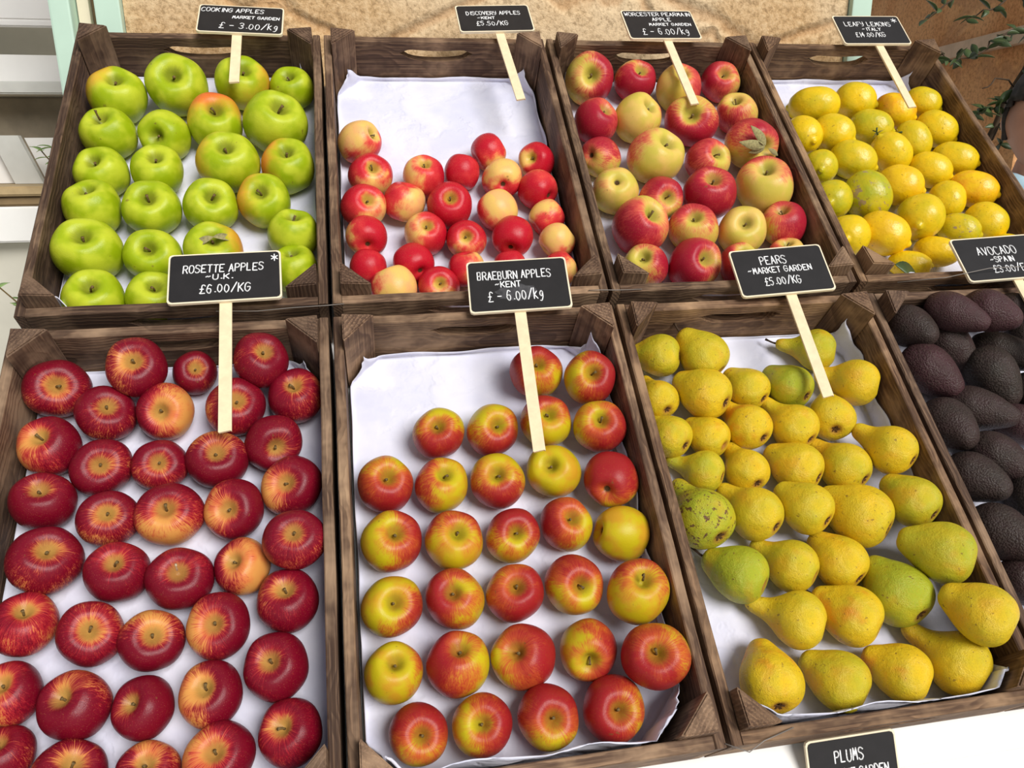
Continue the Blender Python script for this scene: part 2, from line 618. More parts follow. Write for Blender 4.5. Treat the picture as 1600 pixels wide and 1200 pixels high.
def rough_board(lo, hi, cuts=14, amp=.0008, bev=.0016, seed=0):
    """a plank along X with slightly uneven faces"""
    bm = bmesh.new()
    n = cuts
    rows = []
    ys, zs = (lo[1], hi[1]), (lo[2], hi[2])
    prev = None
    for i in range(n + 1):
        x = lo[0] + (hi[0] - lo[0]) * i / n
        r = []
        for (yy, zz, sy, sz) in ((ys[0], zs[0], -1, -1), (ys[1], zs[0], 1, -1), (ys[1], zs[1], 1, 1), (ys[0], zs[1], -1, 1)):
            k = noise.noise(Vector((x * 9 + seed, yy * 40, zz * 20))) * amp
            j = noise.noise(Vector((x * 17 + seed * 3, yy * 40 + 5, zz * 20))) * amp
            # chamfered corner: two verts
            r.append(bm.verts.new((x, yy + k, zz - sz * bev + j)))
            r.append(bm.verts.new((x, yy - sy * bev + k, zz + j)))
        # keep a consistent loop order
        r = [r[1], r[3], r[2], r[4], r[5], r[7], r[6], r[0]]
        rows.append(r)
    for A, B in zip(rows, rows[1:]):
        for k in range(8):
            bm.faces.new((A[k], A[(k + 1) % 8], B[(k + 1) % 8], B[k]))
    bm.faces.new(rows[0][::-1])
    bm.faces.new(rows[-1])
    return bm


def end_panel_me():
    """end board along X with a curved hand slot cut right through"""
    W2 = CW / 2 - TS - .0005
    n = 44
    T = TE
    bm = bmesh.new()
    cols = []
    hw = .063
    for i in range(n + 1):
        x = -W2 + 2 * W2 * i / n
        top = 0 + noise.noise(Vector((x * 14, 3, 0))) * .0011 - .0006
        c = -.031 + .006 * (x / hw) ** 2
        q = max(0, 1 - (abs(x) / hw) ** 6)
        hh = .0115 * q ** .5
        if abs(x) >= hw:
            lo_ = hi_ = -.025
            op = False
        else:
            lo_, hi_ = c - hh, c + hh
            op = hh > .0005
        cols.append((x, -CH, lo_, hi_, top, op))
    vs = []
    for (x, b, l, h, t, op) in cols:
        f = {}
        for s in (-1, 1):
            y = s * T / 2
            f[s] = [bm.verts.new((x, y, z)) for z in (b, l, h, t - .0012)]
            f[s].append(bm.verts.new((x, y - s * .0012, t)))
        vs.append(f)
    for i in range(n):
        A, B = vs[i], vs[i + 1]
        for s in (-1, 1):
            for k in (0, 2, 3):
                bm.faces.new((A[s][k], B[s][k], B[s][k + 1], A[s][k + 1]))
            if not (cols[i][5] or cols[i + 1][5]):
                bm.faces.new((A[s][1], B[s][1], B[s][2], A[s][2]))
        bm.faces.new((A[-1][4], B[-1][4], B[1][4], A[1][4]))
        bm.faces.new((A[-1][0], A[1][0], B[1][0], B[-1][0]))
        if cols[i][5] or cols[i + 1][5]:
            bm.faces.new((A[-1][1], B[-1][1], B[1][1], A[1][1]))
            bm.faces.new((A[-1][2], A[1][2], B[1][2], B[-1][2]))
    for f in (vs[0], vs[-1]):
        bm.faces.new((f[-1][0], f[-1][1], f[-1][2], f[-1][3], f[-1][4], f[1][4], f[1][3], f[1][2], f[1][1], f[1][0]))
    bmesh.ops.remove_doubles(bm, verts=bm.verts[:], dist=.00005)
    return mesh(bm, 'end_panel')


def post_me():
    """triangular corner post, right angle at the origin, top slightly sloped"""
    bm = bmesh.new()
    c = .004
    poly = [(0, 0), (PL - c, 0), (PL, c * .4), (c * .4, PL), (0, PL - c)]
    a = [bm.verts.new((x, y, -CH + .004)) for x, y in poly]
    b = [bm.verts.new((x, y, .028 - (x + y) * .10)) for x, y in poly]
    n = len(poly)
    bm.faces.new(a[::-1])
    bm.faces.new(b)
    for i in range(n):
        bm.faces.new((a[i], a[(i + 1) % n], b[(i + 1) % n], b[i]))
    bmesh.ops.bevel(bm, geom=[e_ for e_ in bm.edges if all(v.co.z > 0 for v in e_.verts)], offset=.002, segments=2, affect='EDGES')
    return mesh(bm, 'corner_post')


CRATES = dict()
LAB = dict(A='green cooking apples, upper left', B='small pink red apples, half empty at the back', C='mixed yellow red streaked apples, beside the lemons',
           D='lemons, upper right', E='dark crimson apples, lower left', F='orange red apples with empty paper corner', G='yellow pears, bottom row',
           H='black avocados, right edge')
TINT = dict(A=(.80, .76, .74), B=(.98, .92, .88), C=(.98, .94, .88), D=(1.05, .96, .82), E=(.88, .84, .82), F=(1.12, 1.06, 1.0), G=(1.12, 1.02, .90), H=(.85, .80, .78))


def make_crate():
    root = empty('wooden_crate', Matrix())
    sm = mesh(rough_board((-CL / 2, -TS / 2, -CH), (CL / 2, TS / 2, 0), 18), 'side_panel')
    for s in (-1, 1):
        o = link('side_panel', sm, WOOD, root)
        o.location = (s * (CW / 2 - TS / 2), 0, 0)
        o.rotation_euler = (0, 0, s * math.pi / 2)
    em = end_panel_me()
    for s in (-1, 1):
        o = link('end_panel', em, WOOD, root)
        o.location = (0, s * (CL / 2 - TE / 2), 0)
        o.rotation_euler = (0, 0, 0 if s < 0 else math.pi)
    pm = post_me()
    for i, (sx_, sy_) in enumerate(((-1, -1), (1, -1), (1, 1), (-1, 1))):
        o = link('corner_post', pm, WOODZ, root)
        o.location = (sx_ * (CW / 2 - TS - .0002), sy_ * (CL / 2 - TE - .0002), 0)
        o.rotation_euler = (0, 0, i * math.pi / 2)
    fm = mesh(rough_board((-CL / 2 + TE + .001, -.036, -.0965), (CL / 2 - TE - .001, .036, -.0885), 6), 'floor_slat')
    for i in range(5):
        o = link('floor_slat', fm, WOOD, root)
        o.location = ((i - 2) * .0765, 0, 0)
        o.rotation_euler = (0, 0, math.pi / 2)
    return root


def copy_tree(o, parent=None):
    c = o.copy()
    COL.objects.link(c)
    c.parent = parent
    for ch in list(o.children):
        copy_tree(ch, c)
    return c


proto = make_crate()
CENT = {}
for i, kname in enumerate('ABCDEFGH'):
    r = proto if i == 0 else copy_tree(proto)
    col = i % 4
    cv = .2955 if i < 4 else -.347
    CENT[kname] = (col * .42 - .21, cv)
    rot = {'D': .0, 'H': 0.0}.get(kname, 0)
    r.matrix_world = PM @ Matrix.Translation((col * .42 - .21, cv, 0)) @ Matrix.Rotation(rot, 4, 'Z')
    tag(r, 'brown wooden crate of ' + LAB[kname], 'crate', 'fruit crates on the stand')
    for ch in r.children:
        f = .9 + .2 * random.random()
        ch.color = tuple(min(1.6, c * f) for c in TINT[kname]) + (1,)
        CRATES[kname] = r

# ---------------------------------------------------------------- paper liners
IU, IV = CW / 2 - TS - .0025, CL / 2 - TE - .0025
CUT = IU + IV - PL - .004


FCUT = dict(F=.014)


def liner(kname, lb, lf, ll, lr, seed, name):
    """sheet on the crate floor, its margins lapping up the walls: back, front, left, right lap lengths"""
    bm = bmesh.new()
    nu, nv = 56, 80
    g = []
    for j in range(nv + 1):
        row = []
        y0 = -IV - lf + (2 * IV + lf + lb) * j / nv
        for i in range(nu + 1):
            x0 = -IU - ll + (2 * IU + ll + lr) * i / nu
            nn = noise.noise(Vector((x0 * 14 + seed, y0 * 14, 0)))
            # ragged margin
            x, y, ex = x0, y0, 0.0
            if abs(x) > IU:
                ex += abs(x) - IU
                x = math.copysign(IU, x)
            if abs(y) > IV:
                ex += abs(y) - IV
                y = math.copysign(IV, y)
            d = abs(x) + abs(y) - CUT + (FCUT.get(kname, 0.0) if y < 0 < x else 0.0)
            if d > 0:
                ex += d * .7
                x -= math.copysign(d / 2, x)
                y -= math.copysign(d / 2, y)
            h = ex * ex / (ex + .012)
            inw = min(.007, ex * .25) * (0.5 + nn)
            x -= math.copysign(inw, x) if abs(x) > IU - .02 else 0
            y -= math.copysign(inw, y) if abs(y) > IV - .02 else 0
            z = -.0878 + .0026 + nn * .0012 + h * (1 + .35 * noise.noise(Vector((x0 * 25 + seed, y0 * 25, 4))))
            z = min(z, (-.001 if y0 < -IV else -.006) + .008 * nn)
            row.append(bm.verts.new((x, y, z)))
        g.append(row)
    for j in range(nv):
        for i in range(nu):
            bm.faces.new((g[j][i], g[j][i + 1], g[j + 1][i + 1], g[j + 1][i]))
    o = link('paper_liner', mesh(bm, 'paper_liner', True), PAPER)
    md = o.modifiers.new('thickness', 'SOLIDIFY')
    md.thickness = .0011
    o.matrix_world = PM @ Matrix.Translation((CENT[kname][0], CENT[kname][1], 0))
    tag(o, 'white paper sheet lining the crate of ' + name, 'paper', 'paper crate liners')


liner('A', .012, .055, .01, .02, 1, 'green cooking apples')
liner('B', .018, .02, .015, .022, 2, 'small pink red apples')
liner('C', .006, .02, .01, .012, 3, 'streaked apples beside the lemons')
liner('D', .020, .075, .012, .012, 4, 'lemons')
liner('E', .012, .085, .004, .015, 5, 'dark crimson apples')
liner('F', .020, .11, .012, .05, 6, 'orange red apples')
liner('G', .012, .11, .012, .05, 7, 'yellow pears')
liner('H', .012, .02, .01, .012, 8, 'avocados')

# ---------------------------------------------------------------- fruit shapes (unit radius, stalk along +Z)
KEYS = dict(
    cooking=[(0, .46), (.06, .47), (.15, .56), (.30, .71), (.48, .79), (.68, .75), (.88, .52), (.99, .15), (.98, -.18), (.87, -.50), (.68, -.72), (.46, -.80), (.26, -.76), (.12, -.66), (0, -.62)],
    discovery=[(0, .52), (.06, .53), (.14, .62), (.28, .77), (.45, .84), (.66, .79), (.87, .54), (.99, .15), (.98, -.18), (.86, -.52), (.66, -.76), (.44, -.83), (.25, -.79), (.11, -.70), (0, -.66)],
    worcester=[(0, .52), (.06, .53), (.15, .62), (.30, .78), (.46, .85), (.66, .80), (.87, .55), (.99, .15), (.97, -.20), (.83, -.56), (.60, -.82), (.40, -.88), (.22, -.82), (.10, -.72), (0, -.68)],
    rosette=[(0, .44), (.06, .45), (.16, .53), (.31, .67), (.48, .74), (.68, .70), (.88, .48), (.99, .13), (.98, -.18), (.87, -.48), (.67, -.69), (.45, -.76), (.26, -.72), (.12, -.63), (0, -.60)],
    braeburn=[(0, .54), (.06, .55), (.15, .65), (.30, .81), (.46, .88), (.66, .83), (.87, .57), (.99, .16), (.97, -.22), (.83, -.60), (.60, -.86), (.40, -.92), (.22, -.86), (.10, -.76), (0, -.72)])


def apple_me(kind, v):
    rnd = random.Random(kind + str(v))
    ph, ph2 = rnd.random() * 6, rnd.random() * 6
    a5, a2, tl = .012 + .016 * rnd.random(), .015 + .03 * rnd.random(), rnd.uniform(-.05, .05)
    if kind == 'cooking':
        a5 += .012

    def df(p, a):
        k = 1 + a5 * math.cos(5 * a + ph) * (.4 + .6 * abs(p.z)) + a2 * math.cos(2 * a + ph2)
        r = math.hypot(p.x, p.y)
        q = Vector((p.x * k, p.y * k, p.z * (1 + .10 * (a5 * 20) * .1 * math.cos(5 * a + ph))))
        q.z += tl * p.x + .02 * math.cos(a * 3 + ph2) * r
        return q
    return mesh(lathe(KEYS[kind], 3, 44, df), kind + '_apple', True)


AM = {k: [apple_me(k, v) for v in range(4)] for k in KEYS}
for k in AM:
    for m_ in AM[k]:
        m_.materials.append(APPLE[k])


def stalk_me(z0, h, bend, r=.045):
    bm = bmesh.new()
    tube(bm, [(0, 0, z0 - .04), (bend * .15, 0, z0 + h * .4), (bend * .5, bend * .1, z0 + h * .75), (bend, bend * .2, z0 + h)], [r, r * .8, r * .85, r * 1.25], 7)
    return mesh(bm, 'stalk', True)


STM = {k: [stalk_me(KEYS[k][0][1], h, b) for h, b in ((.22, .05), (.30, .12), (.16, -.05))] for k in KEYS}


def sepal_me(z0, s=1.0, n=5):
    """withered star of sepals at the flower end, on the -Z side"""
    bm = bmesh.new()
    for i in range(n):
        a = 2 * math.pi * i / n
        p = [(.03, -.035), (.13, -.03), (.20, .0), (.13, .03), (.03, .035)]
        top = [bm.verts.new(((x * math.cos(a) - y * math.sin(a)) * s, (x * math.sin(a) + y * math.cos(a)) * s, z0 - (.012 + .10 * math.sin(x * 12) * .5) * s)) for x, y in p]
        bot = [bm.verts.new((v.co.x, v.co.y, v.co.z + .02 * s)) for v in top]
        bm.faces.new(top)
        bm.faces.new(bot[::-1])
        for q in range(5):
            bm.faces.new((top[q], bot[q], bot[(q + 1) % 5], top[(q + 1) % 5]))
    tube(bm, [(0, 0, z0 + .03), (0, 0, z0 - .035 * s)], [.05 * s, .035 * s], 7)
    return mesh(bm, 'calyx', False)


SEP = {k: sepal_me(KEYS[k][-1][1] - .0, .75) for k in KEYS}
PEARK = [
    [(0, 1.62), (.12, 1.63), (.25, 1.56), (.34, 1.40), (.40, 1.15), (.50, .88), (.70, .60), (.90, .30), (1.0, -.05), (.97, -.36), (.82, -.66), (.58, -.86), (.34, -.95), (.16, -.92), (.06, -.86), (0, -.84)],
    [(0, 1.34), (.16, 1.35), (.34, 1.26), (.47, 1.08), (.60, .85), (.77, .58), (.90, .32), (1.0, -.03), (.98, -.36), (.85, -.66), (.62, -.86), (.36, -.95), (.17, -.92), (.06, -.86), (0, -.84)],
    [(0, 1.78), (.10, 1.79), (.22, 1.72), (.31, 1.52), (.36, 1.25), (.44, .98), (.62, .68), (.86, .36), (1.0, -.02), (.98, -.36), (.82, -.68), (.58, -.88), (.34, -.97), (.16, -.93), (.06, -.87), (0, -.85)]]


def pear_me(v):
    rnd = random.Random('pear%d' % v)
    ph, ph2, bd = rnd.random() * 6, rnd.random() * 6, rnd.uniform(.03, .09)

    def df(p, a):
        k = 1 + .022 * math.cos(3 * a + ph) + .02 * math.cos(2 * a + ph2 + p.z * 1.5) + .012 * math.cos(5 * a + p.z * 3)
        q = Vector((p.x * k, p.y * k, p.z))
        t_ = max(0, p.z - .2)
        q.x += bd * t_ * t_
        return q
    return mesh(lathe(PEARK[v], 3, 40, df), 'pear', True), bd


PM_ = [pear_me(v) for v in range(3)]
for m_, _ in PM_:
    m_.materials.append(PEAR)
PST = []
for (m_, bd), kk in zip(PM_, PEARK):
    z0 = kk[0][1]
    o_ = bd * (z0 - .2) ** 2
    bm = bmesh.new()
    tube(bm, [(o_, 0, z0 - .06), (o_ + .02, .02, z0 + .15), (o_ + .07, .06, z0 + .34), (o_ + .10, .12, z0 + .52)], [.06, .045, .045, .065], 8)
    PST.append(mesh(bm, 'stalk', True))
PSEP = sepal_me(-.87, 1.15)


def lemon_me(asp):
    L = asp

    def df(p, a):
        k = 1 + .015 * math.cos(3 * a + 1) + .012 * math.cos(5 * a + p.z * 2)
        return Vector((p.x * k, p.y * k, p.z))
    keys = [(0, L + .02), (.09, L + .01), (.16, L - .06), (.24, L - .13), (.48, L - .22), (.78, L * .60), (.95, L * .32), (1.0, 0), (.96, -L * .33), (.80, -L * .62), (.50, -L * .86), (.18, -L * .96), (.08, -L * .955), (0, -L * .94)]
    return mesh(lathe(keys, 3, 36, df), 'lemon', True)


LEM = {}
AVM = {}


def avo_me(asp):
    L = asp
    keys = [(0, L), (.16, L - .01), (.34, L - .10), (.52, L * .78), (.72, L * .50), (.90, L * .18), (1.0, -L * .18), (.96, -L * .46), (.78, -L * .74), (.48, -L * .93), (.2, -L * .99), (0, -L)]

    def df(p, a):
        n_ = noise.noise(Vector((p.x * 2, p.y * 2, p.z * 2 + L)))
        return p * (1 + .03 * n_)
    return mesh(lathe(keys, 3, 40, df), 'avocado', True)


def leaf_me(L, W, curl=.25, fold=.25, n=8, name='leaf'):
    """pointed leaf along +X with a raised midrib fold and a curl, given thickness"""
    bm = bmesh.new()
    rows = []
    for i in range(n + 1):
        t_ = i / n
        w_ = W * math.sin(math.pi * min(1, t_ * .97 + .015)) ** .8 * (1 - .25 * t_)
        x = L * t_
        z = -curl * L * t_ * t_
        rows.append([(x, -w_ / 2, z + fold * w_ / 2), (x, 0, z), (x, w_ / 2, z + fold * w_ / 2)])
    th = W * .03
    for s in (0, 1):
        V = [[bm.verts.new((x, y, z - s * th)) for x, y, z in r_] for r_ in rows]
        for A, B in zip(V, V[1:]):
            for k in range(2):
                f = (A[k], B[k], B[k + 1], A[k + 1])
                bm.faces.new(f if s == 0 else f[::-1])
        if s == 0:
            T = V
        else:
            for A, B, C_, D_ in zip(T, T[1:], V, V[1:]):
                bm.faces.new((A[0], C_[0], D_[0], B[0]))
                bm.faces.new((A[2], B[2], D_[2], C_[2]))
    return mesh(bm, name, True)


# crate, kind, (u, v, w), radius, stalk axis, green-side axis, params, visible end, label
FRUITS = [
('A', 'cooking', [-0.3486, 0.4813, -0.0393], 0.0478, [0.134, 0.002, 0.991], [0.819, -0.563, -0.11], [0.25], 'S', 'orange cheeked green cooking apple, leftmost in back row'),
('A', 'cooking', [-0.2519, 0.506, -0.0355], 0.0519, [0.024, -0.404, 0.914], [-0.963, -0.254, -0.087], [0.08], 'S', 'largest bright green cooking apple, second from left in back row'),
('A', 'cooking', [-0.1438, 0.5185, -0.04], 0.047, [0.209, -0.124, 0.97], [-0.952, 0.201, 0.231], [0.15], 'S', 'pink spotted green cooking apple, third from left in back row'),
('A', 'cooking', [-0.058, 0.5162, -0.0481], 0.0382, [-0.147, -0.058, 0.987], [0.97, -0.202, 0.133], [0.02], 'S', 'small plain green cooking apple, rightmost in back row'),
('A', 'cooking', [-0.3537, 0.3924, -0.0437], 0.0429, [-0.172, 0.014, 0.985], [0.984, -0.053, 0.172], [0.03], 'S', 'twig stemmed green cooking apple, leftmost in second row from back'),
('A', 'cooking', [-0.2652, 0.3893, -0.0451], 0.0414, [-0.268, -0.724, 0.635], [-0.963, 0.205, -0.173], [0.06], 'S', 'smooth tilted green cooking apple, second from left in second row from back'),
('A', 'cooking', [-0.185, 0.4159, -0.04], 0.047, [0.174, -0.206, 0.963], [0.108, -0.968, -0.227], [0.5], 'S', 'orange flushed green cooking apple, third from left in second row from back'),
('A', 'cooking', [-0.0844, 0.4073, -0.035], 0.0524, [0.287, -0.104, 0.952], [0.941, -0.156, -0.3], [0.0], 'S', 'big plain green cooking apple, rightmost in second row from back'),
('A', 'cooking', [-0.3546, 0.3027, -0.0452], 0.0413, [-0.168, -0.109, 0.98], [0.985, -0.064, 0.161], [0.0], 'S', 'yellow green cooking apple, leftmost in third row from back'),
('A', 'cooking', [-0.2708, 0.306, -0.0449], 0.0416, [0.117, -0.023, 0.993], [0.989, -0.087, -0.118], [0.0], 'S', 'flat plain green cooking apple, second from left in third row from back'),
('A', 'cooking', [-0.1592, 0.3158, -0.0378], 0.0494, [0.04, -0.089, 0.995], [0.99, -0.131, -0.051], [0.15], 'S', 'pink blotched green cooking apple, third from left in third row from back'),
('A', 'cooking', [-0.0639, 0.3107, -0.0425], 0.0443, [0.003, -0.041, 0.999], [0.982, -0.187, -0.011], [0.32], 'S', 'orange sided green cooking apple, rightmost in third row from back'),
('A', 'cooking', [-0.3584, 0.2233, -0.0434], 0.0433, [-0.043, 0.259, 0.965], [0.998, -0.034, 0.054], [0.1], 'S', 'tall shouldered green cooking apple, leftmost in third row from front'),
('A', 'cooking', [-0.2712, 0.2204, -0.043], 0.0437, [0.06, -0.244, 0.968], [0.996, -0.052, -0.075], [0.0], 'S', 'glossy green cooking apple, second from left in third row from front'),
('A', 'cooking', [-0.1837, 0.2246, -0.0438], 0.0428, [0.246, -0.256, 0.935], [0.964, -0.035, -0.264], [0.0], 'S', 'scratched green cooking apple, third from left in third row from front'),
('A', 'cooking', [-0.1018, 0.2339, -0.0438], 0.0428, [-0.044, -0.308, 0.95], [0.992, -0.125, 0.005], [0.3], 'S', 'red edged green cooking apple, rightmost in third row from front'),
('A', 'cooking', [-0.3527, 0.133, -0.039], 0.0481, [0.057, -0.065, 0.996], [0.997, -0.04, -0.06], [0.0], 'S', 'very large green cooking apple, leftmost in second row from front'),
('A', 'cooking', [-0.2621, 0.1254, -0.0455], 0.041, [0.038, -0.329, 0.943], [0.997, -0.049, -0.057], [0.05], 'S', 'dented green cooking apple, second from left in second row from front'),
('A', 'cooking', [-0.174, 0.1286, -0.0426], 0.0441, [0.159, -0.089, 0.983], [-0.949, -0.288, 0.127], [0.25], 'S', 'brown scarred green cooking apple, third from left in second row from front'),
('A', 'cooking', [-0.056, 0.1632, -0.0472], 0.0391, [0.089, 0.334, 0.938], [0.967, -0.253, -0.002], [0.0], 'S', 'small dark green cooking apple, rightmost in second row from front'),
('A', 'cooking', [-0.335, 0.0427, -0.0434], 0.0433, [0.105, -0.011, 0.994], [0.993, -0.052, -0.105], [0.0], 'S', 'green brown stemmed cooking apple, leftmost in front row'),
('A', 'cooking', [-0.2523, 0.0445, -0.0465], 0.0398, [0.179, 0.003, 0.984], [0.98, -0.093, -0.178], [0.05], 'S', 'pale half hidden green cooking apple, second from left in front row'),
('A', 'cooking', [-0.0555, 0.093, -0.0487], 0.0375, [-0.053, 0.361, 0.931], [0.971, -0.199, 0.133], [0.05], 'S', 'corner post hidden green cooking apple, rightmost in front row'),
('B', 'discovery', [0.0563, 0.3733, -0.0478], 0.0371, [0.743, -0.045, 0.668], [-0.558, 0.51, 0.655], [0.42], 'S', 'lone peach coloured discovery apple, leftmost in back row'),
('B', 'discovery', [0.2818, 0.3505, -0.0517], 0.033, [0.865, 0.397, 0.308], [0.493, -0.786, -0.372], [0.85], 'N', 'pale spotted pink red discovery apple, second from left in back row'),
('B', 'discovery', [0.3663, 0.3265, -0.0516], 0.0331, [-0.548, -0.441, 0.71], [-0.836, 0.265, -0.481], [0.75], 'S', 'red green hollowed discovery apple, rightmost in back row'),
('B', 'discovery', [0.0709, 0.2896, -0.0476], 0.0373, [0.143, -0.273, 0.951], [0.01, -0.961, -0.277], [0.8], 'S', 'red yellow streaked discovery apple, leftmost in second row from back'),
('B', 'discovery', [0.161, 0.2878, -0.0491], 0.0357, [0.057, 0.055, 0.997], [-0.981, -0.184, 0.066], [0.7], 'S', 'red yellow shouldered discovery apple, second from left in second row from back'),
('B', 'discovery', [0.229, 0.3026, -0.0534], 0.0312, [0.238, 0.796, 0.556], [0.874, -0.425, 0.235], [0.95], 'N', 'plain side lying red discovery apple, third from left in second row from back'),
('B', 'discovery', [0.2971, 0.2813, -0.0496], 0.0353, [0.106, 0.906, -0.41], [-0.044, 0.416, 0.908], [0.62], 'C', 'yellow eyed red discovery apple, rightmost in second row from back'),
('B', 'discovery', [0.0561, 0.221, -0.0479], 0.037, [0.279, -0.341, 0.898], [0.606, -0.663, -0.44], [0.75], 'S', 'dark red yellow hollowed discovery apple, leftmost in third row from back'),
('B', 'discovery', [0.1237, 0.2319, -0.0497], 0.0352, [-0.343, -0.481, -0.807], [0.859, -0.507, -0.063], [0.6], 'N', 'half peach half red discovery apple, second from left in third row from back'),
('B', 'discovery', [0.1984, 0.217, -0.0466], 0.0385, [-0.035, -0.345, 0.938], [0.978, -0.204, -0.038], [0.95], 'S', 'bright red stem up discovery apple, third from left in third row from back'),
('B', 'discovery', [0.2791, 0.2076, -0.05], 0.0349, [-0.478, 0.808, 0.344], [0.672, 0.084, 0.736], [0.45], 'N', 'peach faced red edged discovery apple, fourth from left in third row from back'),
('B', 'discovery', [0.357, 0.2532, -0.0502], 0.0346, [-0.615, 0.753, -0.235], [0.674, 0.656, 0.339], [0.85], 'C', 'streaky red discovery apple, rightmost in third row from back'),
('B', 'discovery', [0.058, 0.1549, -0.0475], 0.0334, [-0.036, 0.956, -0.293], [-0.876, -0.171, -0.45], [0.75], 'C', 'blush red base up discovery apple, leftmost in third row from front'),
('B', 'discovery', [0.1531, 0.1588, -0.05], 0.0348, [0.043, -0.219, 0.975], [-0.993, -0.113, 0.018], [0.72], 'S', 'yellow topped red discovery apple, second from left in third row from front'),
('B', 'discovery', [0.2191, 0.1462, -0.0521], 0.0326, [-0.119, -0.505, 0.855], [-0.051, -0.856, -0.514], [0.75], 'S', 'orange red stem centred discovery apple, third from left in third row from front'),
('B', 'discovery', [0.2957, 0.1451, -0.0472], 0.0339, [0.282, 0.956, -0.075], [0.329, -0.17, -0.929], [0.9], 'C', 'shiny deep red discovery apple, fourth from left in third row from front'),
('B', 'discovery', [0.3623, 0.192, -0.0538], 0.0305, [0.801, 0.464, 0.377], [-0.589, 0.501, 0.634], [0.72], 'N', 'orange red plain discovery apple, rightmost in third row from front'),
('B', 'discovery', [0.0572, 0.0966, -0.0551], 0.0293, [0.245, 0.863, 0.442], [0.917, -0.354, 0.183], [0.97], 'N', 'bright scarlet discovery apple, leftmost in second row from front'),
('B', 'discovery', [0.1294, 0.1011, -0.0527], 0.032, [-0.371, 0.898, -0.236], [-0.478, -0.402, -0.781], [0.92], 'C', 'round cherry red discovery apple, second from left in second row from front'),
('B', 'discovery', [0.2124, 0.087, -0.0545], 0.0301, [0.101, -0.615, -0.782], [0.892, -0.291, 0.344], [0.75], 'N', 'orange red sign hidden discovery apple, third from left in second row from front'),
('B', 'discovery', [0.2851, 0.0887, -0.0563], 0.0281, [-0.047, 0.894, 0.446], [0.875, -0.179, 0.451], [0.98], 'N', 'scarlet peeping over sign discovery apple, fourth from left in second row from front'),
('B', 'discovery', [0.3701, 0.1352, -0.0504], 0.0308, [0.793, 0.479, 0.376], [-0.601, 0.519, 0.607], [0.3], 'N', 'pale peach yellow discovery apple, rightmost in second row from front'),
('B', 'discovery', [0.0942, 0.0488, -0.0498], 0.0351, [-0.355, 0.851, 0.387], [0.463, -0.2, 0.863], [0.6], 'N', 'peach pink front discovery apple, leftmost in front row'),
('B', 'discovery', [0.1649, 0.0521, -0.0526], 0.0321, [-0.004, -0.448, 0.894], [-0.065, -0.892, -0.447], [0.8], 'S', 'red green hollowed front discovery apple, second from left in front row'),
('B', 'discovery', [0.365, 0.0789, -0.055], 0.0295, [0.812, 0.466, 0.351], [0.409, -0.884, 0.227], [0.75], 'N', 'pinkish right of sign discovery apple, rightmost in front row'),
('C', 'worcester', [0.503, 0.5356, -0.0374], 0.0487, [-0.156, -0.681, 0.715], [-0.988, 0.096, -0.124], [0.62], 'S', 'large pink yellow patched worcester apple, leftmost in back row'),
('C', 'worcester', [0.599, 0.54, -0.0451], 0.0405, [0.119, -0.197, 0.973], [-0.386, 0.894, 0.229], [0.85], 'S', 'striped red worcester apple, second from left in back row'),
('C', 'worcester', [0.6812, 0.511, -0.0406], 0.0453, [-0.117, -0.018, 0.993], [-0.993, 0.034, -0.117], [0.45], 'S', 'green red sided worcester apple, third from left in back row'),
('C', 'worcester', [0.7796, 0.5405, -0.0464], 0.039, [-0.167, -0.335, 0.927], [0.897, -0.441, 0.002], [0.82], 'S', 'bright red worcester apple, rightmost in back row'),
('C', 'worcester', [0.494, 0.4213, -0.0442], 0.0415, [0.379, -0.047, 0.924], [0.844, 0.426, -0.325], [0.9], 'S', 'dark crimson worcester apple, leftmost in second row from back'),
('C', 'worcester', [0.5754, 0.4255, -0.0405], 0.0454, [0.448, -0.116, 0.886], [-0.894, -0.058, 0.444], [0.25], 'S', 'yellow red cornered worcester apple, second from left in second row from back'),
('C', 'worcester', [0.6795, 0.4128, -0.037], 0.0492, [-0.369, -0.468, 0.803], [0.122, 0.832, 0.542], [0.72], 'S', 'red yellow hollowed worcester apple, third from left in second row from back'),
('C', 'worcester', [0.7838, 0.4403, -0.0436], 0.0401, [-0.391, 0.134, 0.911], [0.659, 0.732, 0.175], [0.38], 'S', 'yellow green red bottomed worcester apple, rightmost in second row from back'),
('C', 'worcester', [0.4855, 0.3311, -0.0485], 0.0368, [0.796, 0.325, -0.51], [-0.008, -0.837, -0.547], [0.62], 'C', 'red yellow centred worcester apple, leftmost in third row from back'),
('C', 'worcester', [0.5832, 0.3162, -0.0352], 0.051, [0.311, -0.089, 0.946], [0.761, -0.573, -0.304], [0.15], 'S', 'big green russeted worcester apple, second from left in third row from back'),
('C', 'worcester', [0.6866, 0.3136, -0.0446], 0.0411, [0.208, -0.313, 0.927], [0.849, -0.412, -0.33], [0.6], 'S', 'red left yellow right worcester apple, third from left in third row from back'),
('C', 'worcester', [0.7757, 0.3404, -0.0283], 0.0479, [0.172, -0.809, 0.563], [-0.236, -0.588, -0.773], [0.55], 'S', 'leafy stemmed orange red worcester apple, rightmost in third row from back'),
('C', 'worcester', [0.4937, 0.2434, -0.0449], 0.0407, [0.177, 0.293, -0.939], [0.933, -0.354, 0.065], [0.12], 'C', 'pale lime coloured worcester apple, leftmost in third row from front'),
('C', 'worcester', [0.5725, 0.223, -0.0462], 0.0393, [0.083, -0.652, 0.754], [-0.16, -0.755, -0.636], [0.72], 'S', 'white streaked red worcester apple, second from left in third row from front'),
('C', 'worcester', [0.6641, 0.227, -0.0398], 0.0461, [-0.151, -0.036, 0.988], [0.845, -0.523, 0.11], [0.95], 'S', 'deep red worcester apple, third from left in third row from front'),
